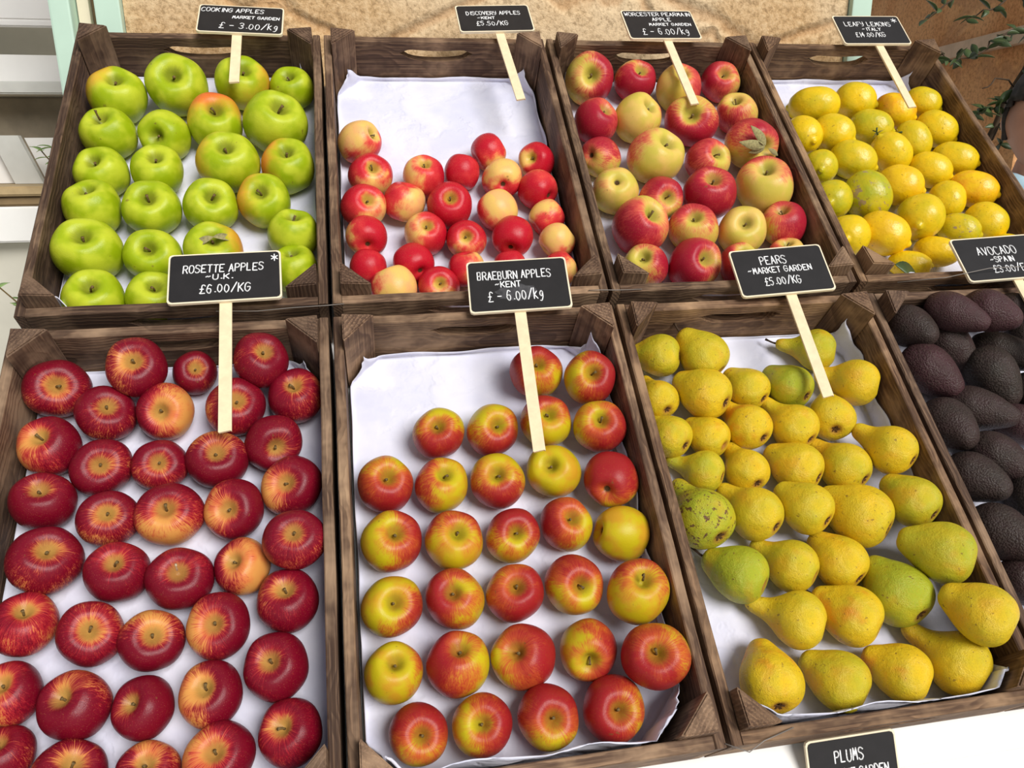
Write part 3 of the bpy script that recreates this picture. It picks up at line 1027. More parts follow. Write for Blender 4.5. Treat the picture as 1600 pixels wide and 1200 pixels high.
('C', 'worcester', [0.7709, 0.2375, -0.0347], 0.0516, [-0.266, 0.113, 0.957], [-0.349, -0.937, 0.013], [0.5], 'S', 'large yellow red topped worcester apple, rightmost in third row from front'),
('C', 'worcester', [0.5161, 0.1528, -0.0384], 0.0476, [0.28, -0.149, 0.948], [0.728, 0.677, -0.109], [0.62], 'S', 'red left yellow top worcester apple, leftmost in second row from front'),
('C', 'worcester', [0.6121, 0.1467, -0.0429], 0.0428, [-0.265, -0.051, 0.963], [-0.249, -0.961, -0.12], [0.68], 'S', 'cream patched red worcester apple, second from left in second row from front'),
('C', 'worcester', [0.7002, 0.1393, -0.0432], 0.0425, [-0.245, -0.263, 0.933], [0.898, -0.425, 0.116], [0.05], 'S', 'plain yellow green worcester apple, third from left in second row from front'),
('C', 'worcester', [0.7835, 0.1529, -0.0434], 0.04, [-0.392, 0.264, 0.881], [-0.906, 0.054, -0.419], [0.85], 'S', 'red streaked by side panel worcester apple, rightmost in second row from front'),
('C', 'worcester', [0.5118, 0.0755, -0.0493], 0.036, [-0.419, -0.149, 0.896], [-0.907, 0.108, -0.407], [0.5], 'S', 'cream red edged worcester apple, leftmost in front row'),
('C', 'worcester', [0.5913, 0.0681, -0.0419], 0.0439, [0.163, -0.395, 0.904], [0.931, -0.241, -0.274], [0.82], 'S', 'rosy red front worcester apple, second from left in front row'),
('C', 'worcester', [0.6766, 0.0706, -0.05], 0.0353, [-0.11, 0.016, 0.994], [0.978, 0.178, 0.105], [0.6], 'S', 'orange red sign hidden worcester apple, third from left in front row'),
('C', 'worcester', [0.7699, 0.0873, -0.0528], 0.0323, [-0.209, 0.397, 0.894], [0.7, -0.577, 0.42], [0.45], 'S', 'peach topped sign hidden worcester apple, rightmost in front row'),
('E', 'rosette', [-0.3651, -0.1025, -0.0466], 0.0407, [0.303, -0.375, 0.876], [0.0, -0.919, -0.394], [0.8], 'S', 'wide red tan hollowed rosette apple, leftmost in back row'),
('E', 'rosette', [-0.2591, -0.0911, -0.0221], 0.04, [0.114, -0.252, 0.961], [-0.982, -0.174, 0.071], [0.78], 'S', 'rosy streaked rosette apple, second from left in back row'),
('E', 'rosette', [-0.1918, -0.0837, -0.0557], 0.0305, [0.213, -0.236, 0.948], [0.972, -0.047, -0.23], [0.85], 'S', 'small round red rosette apple, third from left in back row'),
('E', 'rosette', [-0.0977, -0.0887, -0.0244], 0.0385, [0.332, -0.046, 0.942], [-0.927, -0.203, 0.316], [0.9], 'S', 'dark red end rosette apple, rightmost in back row'),
('E', 'rosette', [-0.2996, -0.1454, -0.0488], 0.0382, [0.352, -0.115, 0.929], [0.053, -0.988, -0.143], [0.88], 'S', 'deep crimson rosette apple, leftmost in second row from back'),
('E', 'rosette', [-0.2244, -0.1477, -0.0492], 0.0378, [0.015, -0.494, 0.869], [0.998, -0.051, -0.046], [0.62], 'S', 'golden centred red rosette apple, second from left in second row from back'),
('E', 'rosette', [-0.1329, -0.1488, -0.0474], 0.0398, [0.208, -0.152, 0.966], [-0.971, -0.153, 0.184], [0.8], 'S', 'stick crossed red rosette apple, third from left in second row from back'),
('E', 'rosette', [-0.0533, -0.136, -0.0484], 0.0387, [-0.028, 0.089, 0.996], [0.981, -0.189, 0.044], [0.82], 'S', 'bright pink red rosette apple, rightmost in second row from back'),
('E', 'rosette', [-0.3626, -0.189, -0.0486], 0.0385, [-0.13, 0.023, 0.991], [-0.929, -0.353, -0.113], [0.75], 'S', 'red golden left shouldered rosette apple, leftmost in third row from back'),
('E', 'rosette', [-0.2962, -0.2247, -0.0497], 0.0372, [0.208, -0.339, 0.918], [0.975, -0.006, -0.223], [0.88], 'S', 'dull crimson rosette apple, second from left in third row from back'),
('E', 'rosette', [-0.2256, -0.2268, -0.0522], 0.0345, [0.141, -0.261, 0.955], [-0.013, -0.965, -0.262], [0.84], 'S', 'rusty dark red rosette apple, third from left in third row from back'),
('E', 'rosette', [-0.1536, -0.2264, -0.0485], 0.0386, [0.126, -0.108, 0.986], [0.07, 0.993, 0.099], [0.84], 'S', 'crimson golden hollowed rosette apple, fourth from left in third row from back'),
('E', 'rosette', [-0.0828, -0.2073, -0.0491], 0.0379, [0.258, -0.648, 0.716], [0.966, 0.161, -0.203], [0.92], 'S', 'wine red rosette apple, rightmost in third row from back'),
('E', 'rosette', [-0.3595, -0.266, -0.05], 0.0369, [0.145, 0.185, 0.972], [0.139, 0.969, -0.206], [0.88], 'S', 'flat wide scarlet rosette apple, leftmost in fourth row from back'),
('E', 'rosette', [-0.2803, -0.2964, -0.0509], 0.0359, [0.188, -0.122, 0.975], [0.002, -0.992, -0.125], [0.78], 'S', 'russet topped red rosette apple, second from left in fourth row from back'),
('E', 'rosette', [-0.2072, -0.299, -0.0471], 0.0402, [0.059, -0.144, 0.988], [-0.01, -0.99, -0.144], [0.72], 'S', 'large pale striped rosette apple, third from left in fourth row from back'),
('E', 'rosette', [-0.1301, -0.2983, -0.0491], 0.0379, [-0.12, -0.372, 0.92], [-0.989, 0.127, -0.078], [0.74], 'S', 'orange streaked red rosette apple, fourth from left in fourth row from back'),
('E', 'rosette', [-0.0587, -0.2725, -0.0483], 0.0388, [-0.19, -0.245, 0.951], [-0.982, 0.048, -0.184], [0.74], 'S', 'yellow streaked rosy rosette apple, rightmost in fourth row from back'),
('E', 'rosette', [-0.3443, -0.3453, -0.0464], 0.0409, [0.363, 0.112, 0.925], [0.069, -0.993, 0.093], [0.82], 'S', 'very wide crimson rosette apple, leftmost in fourth row from front'),
('E', 'rosette', [-0.2624, -0.3669, -0.0503], 0.0366, [0.108, 0.09, 0.99], [0.16, 0.981, -0.107], [0.92], 'S', 'dusky maroon rosette apple, second from left in fourth row from front'),
('E', 'rosette', [-0.1895, -0.3831, -0.0489], 0.0382, [0.123, -0.02, 0.992], [0.122, 0.993, 0.005], [0.95], 'S', 'white stalked maroon rosette apple, third from left in fourth row from front'),
('E', 'rosette', [-0.1182, -0.3741, -0.0525], 0.0341, [-0.283, -0.016, 0.959], [0.949, -0.151, 0.278], [0.55], 'S', 'yellow cheeked red rosette apple, fourth from left in fourth row from front'),
('E', 'rosette', [-0.052, -0.358, -0.0201], 0.0374, [0.02, -0.007, 1.0], [-0.055, -0.998, -0.006], [0.86], 'S', 'speckled crimson rosette apple, rightmost in fourth row from front'),
('E', 'rosette', [-0.3567, -0.4183, -0.0507], 0.0361, [0.225, 0.379, 0.898], [0.973, -0.141, -0.184], [0.75], 'S', 'brown spotted red rosette apple, leftmost in third row from front'),
('E', 'rosette', [-0.2838, -0.4373, -0.0505], 0.0364, [0.234, -0.14, 0.962], [0.774, 0.626, -0.098], [0.8], 'S', 'pink highlighted crimson rosette apple, second from left in third row from front'),
('E', 'rosette', [-0.2163, -0.4529, -0.0511], 0.0356, [0.284, -0.059, 0.957], [0.053, 0.998, 0.046], [0.76], 'S', 'bright golden centred rosette apple, third from left in third row from front'),
('E', 'rosette', [-0.1426, -0.4447, -0.0494], 0.0376, [-0.028, -0.182, 0.983], [-0.997, 0.072, -0.015], [0.72], 'S', 'golden ringed red rosette apple, fourth from left in third row from front'),
('E', 'rosette', [-0.0635, -0.4233, -0.0493], 0.0377, [-0.001, 0.249, 0.968], [-0.988, -0.152, 0.038], [0.86], 'S', 'shiny scarlet rosette apple, rightmost in third row from front'),
('E', 'rosette', [-0.3605, -0.4934, -0.0528], 0.0337, [-0.06, 0.224, 0.973], [-0.966, -0.257, -0.0], [0.62], 'S', 'orange blushed red rosette apple, leftmost in second row from front'),
('E', 'rosette', [-0.2903, -0.5151, -0.0493], 0.0376, [-0.264, 0.186, 0.946], [0.432, 0.9, -0.056], [0.88], 'S', 'big dark crimson orange topped rosette apple, second from left in second row from front'),
('E', 'rosette', [-0.2194, -0.5257, -0.0528], 0.0338, [-0.378, 0.099, 0.92], [-0.921, -0.141, -0.363], [0.92], 'S', 'dark wine red rosette apple, third from left in second row from front'),
('E', 'rosette', [-0.1476, -0.5207, -0.0506], 0.0362, [-0.116, 0.111, 0.987], [-0.991, -0.072, -0.108], [0.66], 'S', 'russet patched golden red rosette apple, fourth from left in second row from front'),
('E', 'rosette', [-0.0762, -0.4992, -0.0493], 0.0377, [-0.159, 0.027, 0.987], [-0.987, -0.009, -0.159], [0.88], 'S', 'purplish red rosette apple, rightmost in second row from front'),
('E', 'rosette', [-0.3575, -0.557, -0.0553], 0.031, [-0.013, 0.458, 0.889], [0.997, -0.062, 0.046], [0.92], 'S', 'plum red frame cut rosette apple, leftmost in front row'),
('E', 'rosette', [-0.2873, -0.5846, -0.0504], 0.0365, [0.391, 0.298, 0.871], [-0.058, 0.952, -0.299], [0.8], 'S', 'large rosy frame cut rosette apple, second from left in front row'),
('E', 'rosette', [-0.2088, -0.5923, -0.0539], 0.0326, [0.093, 0.275, 0.957], [0.196, 0.937, -0.288], [0.78], 'S', 'scarlet golden hollowed frame cut rosette apple, third from left in front row'),
('E', 'rosette', [-0.1355, -0.5884, -0.0495], 0.0375, [-0.008, 0.105, 0.994], [-1.0, 0.001, -0.008], [0.72], 'S', 'pale golden streaked red rosette apple, fourth from left in front row'),
('E', 'rosette', [-0.0603, -0.5722, -0.0509], 0.036, [-0.276, 0.149, 0.95], [-0.961, -0.065, -0.269], [0.82], 'S', 'rosy red beside corner post rosette apple, rightmost in front row'),
('F', 'braeburn', [0.2921, -0.1218, -0.0463], 0.0388, [-0.102, -0.13, 0.986], [0.553, -0.831, -0.052], [0.8], 'S', 'red stick crossed braeburn apple, leftmost in back row'),
('F', 'braeburn', [0.3642, -0.1496, -0.0257], 0.0383, [-0.105, -0.319, 0.942], [-0.994, 0.075, -0.085], [0.7], 'S', 'pinkish red yellow sided braeburn apple, rightmost in back row'),
('F', 'braeburn', [0.1393, -0.2109, -0.0489], 0.036, [-0.114, -0.142, 0.983], [0.143, 0.977, 0.157], [0.62], 'S', 'orange red yellow topped braeburn apple, leftmost in second row from back'),
('F', 'braeburn', [0.2148, -0.2119, -0.0481], 0.0368, [0.111, -0.28, 0.954], [-0.045, 0.957, 0.286], [0.58], 'S', 'olive orange flattened braeburn apple, second from left in second row from back'),
('F', 'braeburn', [0.2932, -0.2043, -0.0479], 0.0371, [-0.027, -0.153, 0.988], [-0.136, -0.978, -0.155], [0.6], 'S', 'brownish orange stick crossed braeburn apple, third from left in second row from back'),
('F', 'braeburn', [0.3659, -0.2254, -0.035], 0.0373, [-0.188, -0.185, 0.965], [-0.675, 0.738, 0.01], [0.66], 'S', 'orange red braeburn apple, rightmost in second row from back'),
('F', 'braeburn', [0.0615, -0.2822, -0.048], 0.037, [0.123, -0.111, 0.986], [0.0, 0.994, 0.112], [0.72], 'S', 'dull orange red braeburn apple, leftmost in third row from back'),
('F', 'braeburn', [0.1356, -0.2896, -0.0486], 0.0363, [0.12, 0.112, 0.986], [0.948, -0.309, -0.08], [0.42], 'S', 'yellow red patched braeburn apple, second from left in third row from back'),
('F', 'braeburn', [0.2115, -0.2906, -0.0476], 0.0374, [-0.141, -0.112, 0.984], [0.139, 0.982, 0.132], [0.5], 'S', 'yellow green red fronted braeburn apple, third from left in third row from back'),
('F', 'braeburn', [0.2912, -0.2829, -0.0478], 0.0371, [-0.33, -0.131, 0.935], [0.224, 0.951, 0.212], [0.1], 'S', 'green yellow braeburn apple, fourth from left in third row from back'),
('F', 'braeburn', [0.3658, -0.3065, -0.037], 0.0373, [0.469, 0.705, -0.532], [0.235, -0.68, -0.694], [0.78], 'C', 'red yellow based braeburn apple, rightmost in third row from back'),
('F', 'braeburn', [0.0646, -0.3625, -0.0462], 0.0388, [0.159, -0.008, 0.987], [-0.987, -0.027, 0.159], [0.62], 'S', 'yellow left red right braeburn apple, leftmost in fourth row from back'),
('F', 'braeburn', [0.1438, -0.3685, -0.0469], 0.0381, [0.112, -0.029, 0.993], [-0.117, -0.993, -0.016], [0.5], 'S', 'golden orange braeburn apple, second from left in fourth row from back'),
('F', 'braeburn', [0.2213, -0.3688, -0.0495], 0.0354, [0.01, -0.217, 0.976], [-0.145, -0.966, -0.213], [0.68], 'S', 'red orange braeburn apple, third from left in fourth row from back'),
('F', 'braeburn', [0.2947, -0.3602, -0.0497], 0.0351, [0.105, -0.096, 0.99], [0.957, -0.261, -0.127], [0.66], 'S', 'red yellow right sided braeburn apple, fourth from left in fourth row from back'),
('F', 'braeburn', [0.3669, -0.3806, -0.0485], 0.0364, [0.954, -0.138, -0.265], [0.225, -0.254, 0.941], [0.35], 'C', 'plain orange yellow braeburn apple, rightmost in fourth row from back'),
('F', 'braeburn', [0.0599, -0.4447, -0.0479], 0.037, [0.108, -0.126, 0.986], [-0.682, 0.712, 0.166], [0.35], 'S', 'yellow green red edged braeburn apple, leftmost in third row from front'),
('F', 'braeburn', [0.1375, -0.4437, -0.0484], 0.0366, [-0.142, -0.01, 0.99], [0.968, -0.211, 0.137], [0.74], 'S', 'orange striped red braeburn apple, second from left in third row from front'),
('F', 'braeburn', [0.213, -0.4445, -0.0487], 0.0362, [-0.049, -0.036, 0.998], [-0.684, 0.729, -0.007], [0.88], 'S', 'dark red yellow patched braeburn apple, third from left in third row from front'),
('F', 'braeburn', [0.2895, -0.4421, -0.0474], 0.0376, [0.049, -0.328, 0.943], [-0.201, -0.928, -0.313], [0.62], 'S', 'orange golden bottomed braeburn apple, fourth from left in third row from front'),
('F', 'braeburn', [0.3634, -0.4663, -0.0249], 0.0391, [-0.014, 0.165, 0.986], [-0.201, -0.967, 0.158], [0.5], 'S', 'yellow orange long stemmed braeburn apple, rightmost in third row from front'),
('F', 'braeburn', [0.0569, -0.5227, -0.0503], 0.0345, [0.08, 0.202, 0.976], [-0.996, -0.011, 0.084], [0.15], 'S', 'lime yellow braeburn apple, leftmost in second row from front'),
('F', 'braeburn', [0.1327, -0.5222, -0.0475], 0.0375, [0.032, 0.365, 0.931], [0.944, -0.317, 0.092], [0.74], 'S', 'big smooth orange red braeburn apple, second from left in second row from front'),
('F', 'braeburn', [0.212, -0.523, -0.0466], 0.0384, [-0.412, 0.049, 0.91], [-0.909, 0.053, -0.414], [0.76], 'S', 'red yellow left edged braeburn apple, third from left in second row from front'),
('F', 'braeburn', [0.2928, -0.523, -0.0492], 0.0357, [-0.187, -0.617, 0.765], [-0.972, 0.231, -0.051], [0.6], 'S', 'tall orange stem down braeburn apple, fourth from left in second row from front'),
('F', 'braeburn', [0.3637, -0.5473, -0.0139], 0.0398, [-0.259, -0.095, 0.961], [0.782, 0.564, 0.266], [0.84], 'S', 'large crimson orange topped braeburn apple, rightmost in second row from front'),
('F', 'braeburn', [0.0802, -0.5916, -0.0509], 0.0338, [0.086, -0.206, 0.975], [-0.175, -0.966, -0.189], [0.78], 'S', 'brick red braeburn apple, leftmost in front row'),
('F', 'braeburn', [0.1531, -0.5917, -0.0498], 0.035, [-0.082, -0.074, 0.994], [-0.99, 0.117, -0.073], [0.66], 'S', 'orange red streaked braeburn apple, second from left in front row'),
('F', 'braeburn', [0.2304, -0.5927, -0.0485], 0.0364, [0.009, -0.248, 0.969], [-0.197, -0.95, -0.241], [0.78], 'S', 'red orange based braeburn apple, third from left in front row'),
('F', 'braeburn', [0.3092, -0.5939, -0.0473], 0.0377, [-0.06, -0.245, 0.968], [0.996, -0.075, 0.043], [0.88], 'S', 'bright red ringed braeburn apple, rightmost in front row'),
('G', 'pear', [0.4896, -0.1018, -0.0504], 0.0332, [-0.879, 0.314, -0.36], [-0.339, 0.121, 0.933], [0.45], 'C', 'blunt end on green yellow pear, leftmost in back row'),
('G', 'pear', [0.5577, -0.11, -0.0436], 0.0377, [-0.541, 0.841, 0.004], [0.002, -0.003, 1.0], [0.4], 'NT', 'upright necked pale yellow pear, second from left in back row'),
('G', 'pear', [0.7495, -0.1077, -0.0507], 0.0329, [-0.822, 0.441, -0.36], [-0.317, 0.17, 0.933], [0.5], 'NT', 'long stalked olive pear, third from left in back row'),
('G', 'pear', [0.7858, -0.1779, -0.0377], 0.0365, [-0.788, 0.5, -0.36], [-0.304, 0.193, 0.933], [0.1], 'C', 'smooth yellow pear, rightmost in back row'),
('G', 'pear', [0.4713, -0.1755, -0.0537], 0.0299, [-0.18, 0.915, -0.36], [-0.07, 0.353, 0.933], [0.15], 'C', 'end on yellow panel side pear, leftmost in second row from back'),
('G', 'pear', [0.5385, -0.1801, -0.0391], 0.0382, [-0.606, 0.709, -0.36], [-0.234, 0.274, 0.933], [0.15], 'C', 'plump warm yellow pear, second from left in second row from back'),
('G', 'pear', [0.6159, -0.1693, -0.0517], 0.032, [-0.509, 0.816, -0.276], [-0.146, 0.234, 0.961], [0.25], 'C', 'knobbly yellow pear, third from left in second row from back'),
('G', 'pear', [0.6832, -0.1717, -0.0493], 0.0343, [-0.464, 0.809, -0.36], [-0.179, 0.312, 0.933], [0.85], 'C', 'green pear, rightmost in second row from back'),
('G', 'pear', [0.4716, -0.2407, -0.0503], 0.0306, [-0.521, 0.774, -0.36], [-0.201, 0.299, 0.933], [0.3], 'C', 'pale end on pear, leftmost in third row from back'),
('G', 'pear', [0.5304, -0.245, -0.0534], 0.0303, [-0.54, 0.763, -0.354], [-0.205, 0.289, 0.935], [0.12], 'N', 'orange shouldered yellow pear, second from left in third row from back'),
('G', 'pear', [0.595, -0.2339, -0.0492], 0.0343, [-0.356, 0.863, -0.36], [-0.137, 0.333, 0.933], [0.1], 'C', 'orange brown cheeked pear, third from left in third row from back'),
('G', 'pear', [0.6653, -0.2405, -0.0488], 0.0349, [-0.425, 0.864, -0.271], [-0.12, 0.244, 0.962], [0.15], 'CT', 'long necked lemon yellow pear, fourth from left in third row from back'),
('G', 'pear', [0.7321, -0.2284, -0.0494], 0.0344, [0.279, 0.89, -0.36], [0.108, 0.343, 0.933], [0.15], 'C', 'stick topped round yellow pear, rightmost in third row from back'),
('G', 'pear', [0.5068, -0.2988, -0.0538], 0.0299, [-0.759, 0.542, -0.36], [-0.293, 0.209, 0.933], [0.5], 'CT', 'greenish long left necked pear, leftmost in fourth row from back'),
('G', 'pear', [0.5718, -0.3024, -0.0519], 0.0319, [-0.153, 0.92, -0.36], [-0.059, 0.355, 0.933], [0.15], 'C', 'bumpy based yellow pear, second from left in fourth row from back'),
('G', 'pear', [0.646, -0.3072, -0.0473], 0.0365, [-0.597, 0.717, -0.36], [-0.23, 0.277, 0.933], [0.15], 'C', 'stout golden pear, third from left in fourth row from back'),
('G', 'pear', [0.7195, -0.3124, -0.0468], 0.037, [-0.437, 0.824, -0.36], [-0.168, 0.318, 0.933], [0.3], 'C', 'creased yellow green pear, fourth from left in fourth row from back'),
('G', 'pear', [0.7862, -0.3012, -0.0236], 0.0361, [-0.504, 0.785, -0.36], [-0.195, 0.303, 0.933], [0.1], 'CT', 'big necked golden pear, rightmost in fourth row from back'),
('G', 'pear', [0.4815, -0.3713, -0.0398], 0.0419, [-0.249, 0.899, -0.36], [-0.096, 0.347, 0.933], [0.8], 'C', 'brown scabbed green pear, leftmost in fourth row from front'),
('G', 'pear', [0.5585, -0.3713, -0.0416], 0.0375, [-0.497, 0.789, -0.36], [-0.192, 0.305, 0.933], [0.25], 'C', 'straight sided yellow pear, second from left in fourth row from front'),
('G', 'pear', [0.6288, -0.3752, -0.0312], 0.0354, [-0.504, 0.785, -0.36], [-0.194, 0.303, 0.933], [0.3], 'C', 'speckled flattened yellow pear, third from left in fourth row from front'),
('G', 'pear', [0.7089, -0.3898, -0.0405], 0.0435, [-0.614, 0.703, -0.36], [-0.237, 0.271, 0.933], [0.12], 'C', 'large round golden pear, fourth from left in fourth row from front'),
('G', 'pear', [0.7868, -0.3818, -0.026], 0.0356, [-0.411, 0.838, -0.36], [-0.158, 0.323, 0.933], [0.5], 'C', 'lime yellow panel side pear, rightmost in fourth row from front'),
('G', 'pear', [0.512, -0.4516, -0.0466], 0.0372, [-0.687, 0.631, -0.36], [-0.265, 0.244, 0.933], [0.9], 'NT', 'smooth green left necked pear, leftmost in third row from front'),
('G', 'pear', [0.589, -0.4466, -0.0483], 0.0355, [-0.642, 0.677, -0.36], [-0.248, 0.261, 0.933], [0.35], 'N', 'yellow dark spotted pear, second from left in third row from front'),
('G', 'pear', [0.6586, -0.4492, -0.0481], 0.0359, [-0.409, 0.859, -0.308], [-0.132, 0.278, 0.951], [0.15], 'CT', 'short stalked lemon yellow pear, third from left in third row from front'),
('G', 'pear', [0.782, -0.4637, -0.0072], 0.0407, [-0.74, 0.568, -0.36], [-0.286, 0.219, 0.933], [0.6], 'N', 'dark scratched green yellow pear, rightmost in third row from front'),
('G', 'pear', [0.5706, -0.5181, -0.0468], 0.0363, [-0.772, 0.523, -0.36], [-0.298, 0.202, 0.933], [0.2], 'CT', 'dark stalked tapering yellow pear, leftmost in second row from front'),
('G', 'pear', [0.6459, -0.5213, -0.0451], 0.0388, [-0.65, 0.669, -0.36], [-0.251, 0.258, 0.933], [0.15], 'CT', 'orange necked yellow pear, second from left in second row from front'),
('G', 'pear', [0.7217, -0.5008, -0.0432], 0.0419, [-0.272, 0.892, -0.36], [-0.105, 0.344, 0.933], [0.85], 'C', 'big green russet based pear, third from left in second row from front'),
('G', 'pear', [0.7847, -0.5512, 0.013], 0.0381, [-0.616, 0.701, -0.36], [-0.238, 0.27, 0.933], [0.2], 'N', 'lumpy yellow panel side pear, rightmost in second row from front'),
('G', 'pear', [0.511, -0.5858, -0.0455], 0.0383, [0.12, 0.925, -0.36], [0.046, 0.357, 0.933], [0.05], 'C', 'orange based front corner pear, leftmost in front row'),
('G', 'pear', [0.6001, -0.5971, -0.0472], 0.0366, [-0.633, 0.686, -0.36], [-0.244, 0.265, 0.933], [0.45], 'C', 'green yellow front pear, second from left in front row'),
('G', 'pear', [0.6872, -0.5979, -0.0481], 0.0357, [-0.691, 0.626, -0.36], [-0.267, 0.242, 0.933], [0.08], 'C', 'orange blushed front pear, third from left in front row'),
('G', 'pear', [0.7642, -0.5943, -0.0445], 0.0395, [-0.529, 0.769, -0.36], [-0.204, 0.297, 0.933], [0.12], 'NT', 'long necked bright yellow front pear, rightmost in front row'),
('D', 'lemon', [0.9596, 0.4705, -0.0464], 0.0373, [-0.883, 0.313, -0.35], [-0.33, 0.117, 0.937], [0.2, 1.4460478740062284], '', 'brown ended yellow lemon, leftmost in back row'),
('D', 'lemon', [1.0594, 0.4853, -0.047], 0.0368, [0.826, -0.526, 0.203], [-0.171, 0.109, 0.979], [0.15, 1.2205724774337687], '', 'pale rounded yellow lemon, second from left in back row'),
('D', 'lemon', [1.1392, 0.458, -0.0495], 0.0342, [0.766, -0.638, 0.083], [-0.063, 0.053, 0.997], [-0.3, 1.3246094454924884], '', 'orange stick touching lemon, third from left in back row'),
('D', 'lemon', [1.21, 0.4777, -0.0449], 0.0304, [0.741, -0.668, 0.061], [-0.045, 0.041, 0.998], [0.25, 1.3480202361991847], '', 'speckled right tipped lemon, rightmost in back row'),
('D', 'lemon', [0.9051, 0.3843, -0.0473], 0.0364, [0.064, -0.894, 0.443], [-0.032, 0.442, 0.896], [0.1, 1.22], '', 'panel hidden pale lemon, leftmost in second row from back'),
('D', 'lemon', [0.9729, 0.3882, -0.0466], 0.0372, [0.66, -0.728, 0.186], [-0.125, 0.138, 0.983], [0.15, 1.22], '', 'plump brown dotted lemon, second from left in second row from back'),
('D', 'lemon', [1.0652, 0.4092, -0.0492], 0.0345, [0.808, -0.555, 0.197], [-0.163, 0.112, 0.98], [0.55, 1.2623841318620712], '', 'green twig topped lemon, third from left in second row from back'),
('D', 'lemon', [1.1419, 0.3704, -0.0503], 0.0333, [0.307, -0.885, -0.35], [0.115, -0.331, 0.937], [0.35, 1.2544371876402054], '', 'yellow green rounded lemon, fourth from left in second row from back'),
('D', 'lemon', [1.2072, 0.4008, -0.0473], 0.0343, [0.681, -0.731, -0.035], [0.024, -0.025, 0.999], [0.1, 1.258648056469884], '', 'smooth yellow lemon, rightmost in second row from back'),
('D', 'lemon', [0.9121, 0.3006, -0.0506], 0.0331, [-0.453, -0.738, 0.5], [0.261, 0.426, 0.866], [0.5, 1.22], '', 'greenish panel side lemon, leftmost in third row from back'),
('D', 'lemon', [0.9867, 0.3156, -0.0474], 0.0363, [0.781, -0.617, 0.093], [-0.073, 0.058, 0.996], [0.35, 1.3337016091485352], '', 'broad speckled lemon, second from left in third row from back'),
('D', 'lemon', [1.0733, 0.3334, -0.0464], 0.0373, [-0.667, 0.552, 0.5], [0.385, -0.319, 0.866], [0.15, 1.22], '', 'twig ended lemon, third from left in third row from back'),
('D', 'lemon', [1.1428, 0.2892, -0.0505], 0.0332, [0.737, -0.661, 0.141], [-0.105, 0.094, 0.99], [0.1, 1.3177569951794885], '', 'bright dot ended lemon, fourth from left in third row from back'),
('D', 'lemon', [1.2069, 0.3143, -0.0469], 0.0326, [0.756, -0.601, 0.26], [-0.204, 0.162, 0.966], [0.15, 1.4051688139713452], '', 'pointed right lemon, rightmost in third row from back'),
('D', 'lemon', [0.9008, 0.2122, -0.0471], 0.0369, [-0.584, -0.64, 0.5], [0.337, 0.369, 0.866], [0.55, 1.22], '', 'lime panel side lemon, leftmost in third row from front'),
('D', 'lemon', [0.9734, 0.2155, -0.0421], 0.0414, [0.293, -0.89, -0.35], [0.11, -0.332, 0.937], [0.7, 1.2283463384961926], '', 'large green scarred lemon, second from left in third row from front'),
('D', 'lemon', [1.056, 0.2451, -0.0461], 0.0376, [0.774, -0.598, 0.206], [-0.163, 0.126, 0.979], [0.0, 1.2272135533213382], '', 'golden lemon, third from left in third row from front'),
('D', 'lemon', [1.1397, 0.2076, -0.0507], 0.033, [-0.224, -0.909, -0.35], [-0.084, -0.34, 0.937], [0.1, 1.2452840899065722], '', 'pale round lemon, fourth from left in third row from front'),
('D', 'lemon', [1.2064, 0.2317, -0.0457], 0.0338, [0.731, -0.636, 0.247], [-0.186, 0.162, 0.969], [-0.25, 1.360847066856752], '', 'orange lemon, rightmost in third row from front'),
('D', 'lemon', [0.898, 0.1233, -0.0458], 0.038, [-0.613, -0.612, 0.5], [0.354, 0.353, 0.866], [0.1, 1.22], '', 'panel cut yellow lemon, leftmost in second row from front'),
('D', 'lemon', [0.9717, 0.1276, -0.0463], 0.0375, [0.726, -0.682, 0.092], [-0.067, 0.063, 0.996], [0.0, 1.3010037052105021], '', 'large golden oval lemon, second from left in second row from front'),
('D', 'lemon', [1.0575, 0.1608, -0.0425], 0.0413, [-0.613, -0.735, 0.29], [0.186, 0.223, 0.957], [0.25, 1.22], '', 'nipple facing lemon, third from left in second row from front'),
('D', 'lemon', [1.1346, 0.1369, -0.0536], 0.0301, [0.735, -0.623, 0.268], [-0.204, 0.173, 0.963], [0.5, 1.3330486748490018], '', 'russet backed green lemon, fourth from left in second row from front'),
('D', 'lemon', [1.1937, 0.1492, -0.0486], 0.035, [0.476, -0.88, -0.011], [0.005, -0.009, 1.0], [0.1, 1.22], '', 'clean yellow lemon, rightmost in second row from front'),
('D', 'lemon', [1.0031, 0.0657, -0.0595], 0.0239, [0.791, -0.475, 0.386], [-0.331, 0.199, 0.923], [0.0, 1.5540239982637816], '', 'flat lying front lemon, leftmost in front row'),
('D', 'lemon', [1.0671, 0.0902, -0.0567], 0.0269, [0.764, -0.553, 0.334], [-0.271, 0.196, 0.943], [-0.05, 1.4839264056026706], '', 'leaf shaded orange lemon, second from left in front row'),
('D', 'lemon', [1.2076, 0.0839, -0.0535], 0.0301, [0.351, -0.792, 0.5], [-0.203, 0.457, 0.866], [0.1, 1.22], '', 'sign hidden lemon, rightmost in front row'),
('H', 'avocado', [0.9194, -0.0904, -0.0285], 0.0345, [0.239, -0.832, 0.5], [-0.138, 0.481, 0.866], [0.2, 1.3], '', 'rounded greenish black avocado, leftmost in back row'),
('H', 'avocado', [0.9813, -0.088, 0.0023], 0.031, [0.696, -0.679, 0.233], [-0.167, 0.163, 0.972], [0.8, 1.643485500729377], '', 'long purple avocado, second from left in back row'),
('H', 'avocado', [1.0457, -0.0888, 0.0026], 0.0345, [0.685, -0.673, 0.277], [-0.198, 0.194, 0.961], [0.9, 1.345756356762646], '', 'wrinkled purple avocado, third from left in back row'),
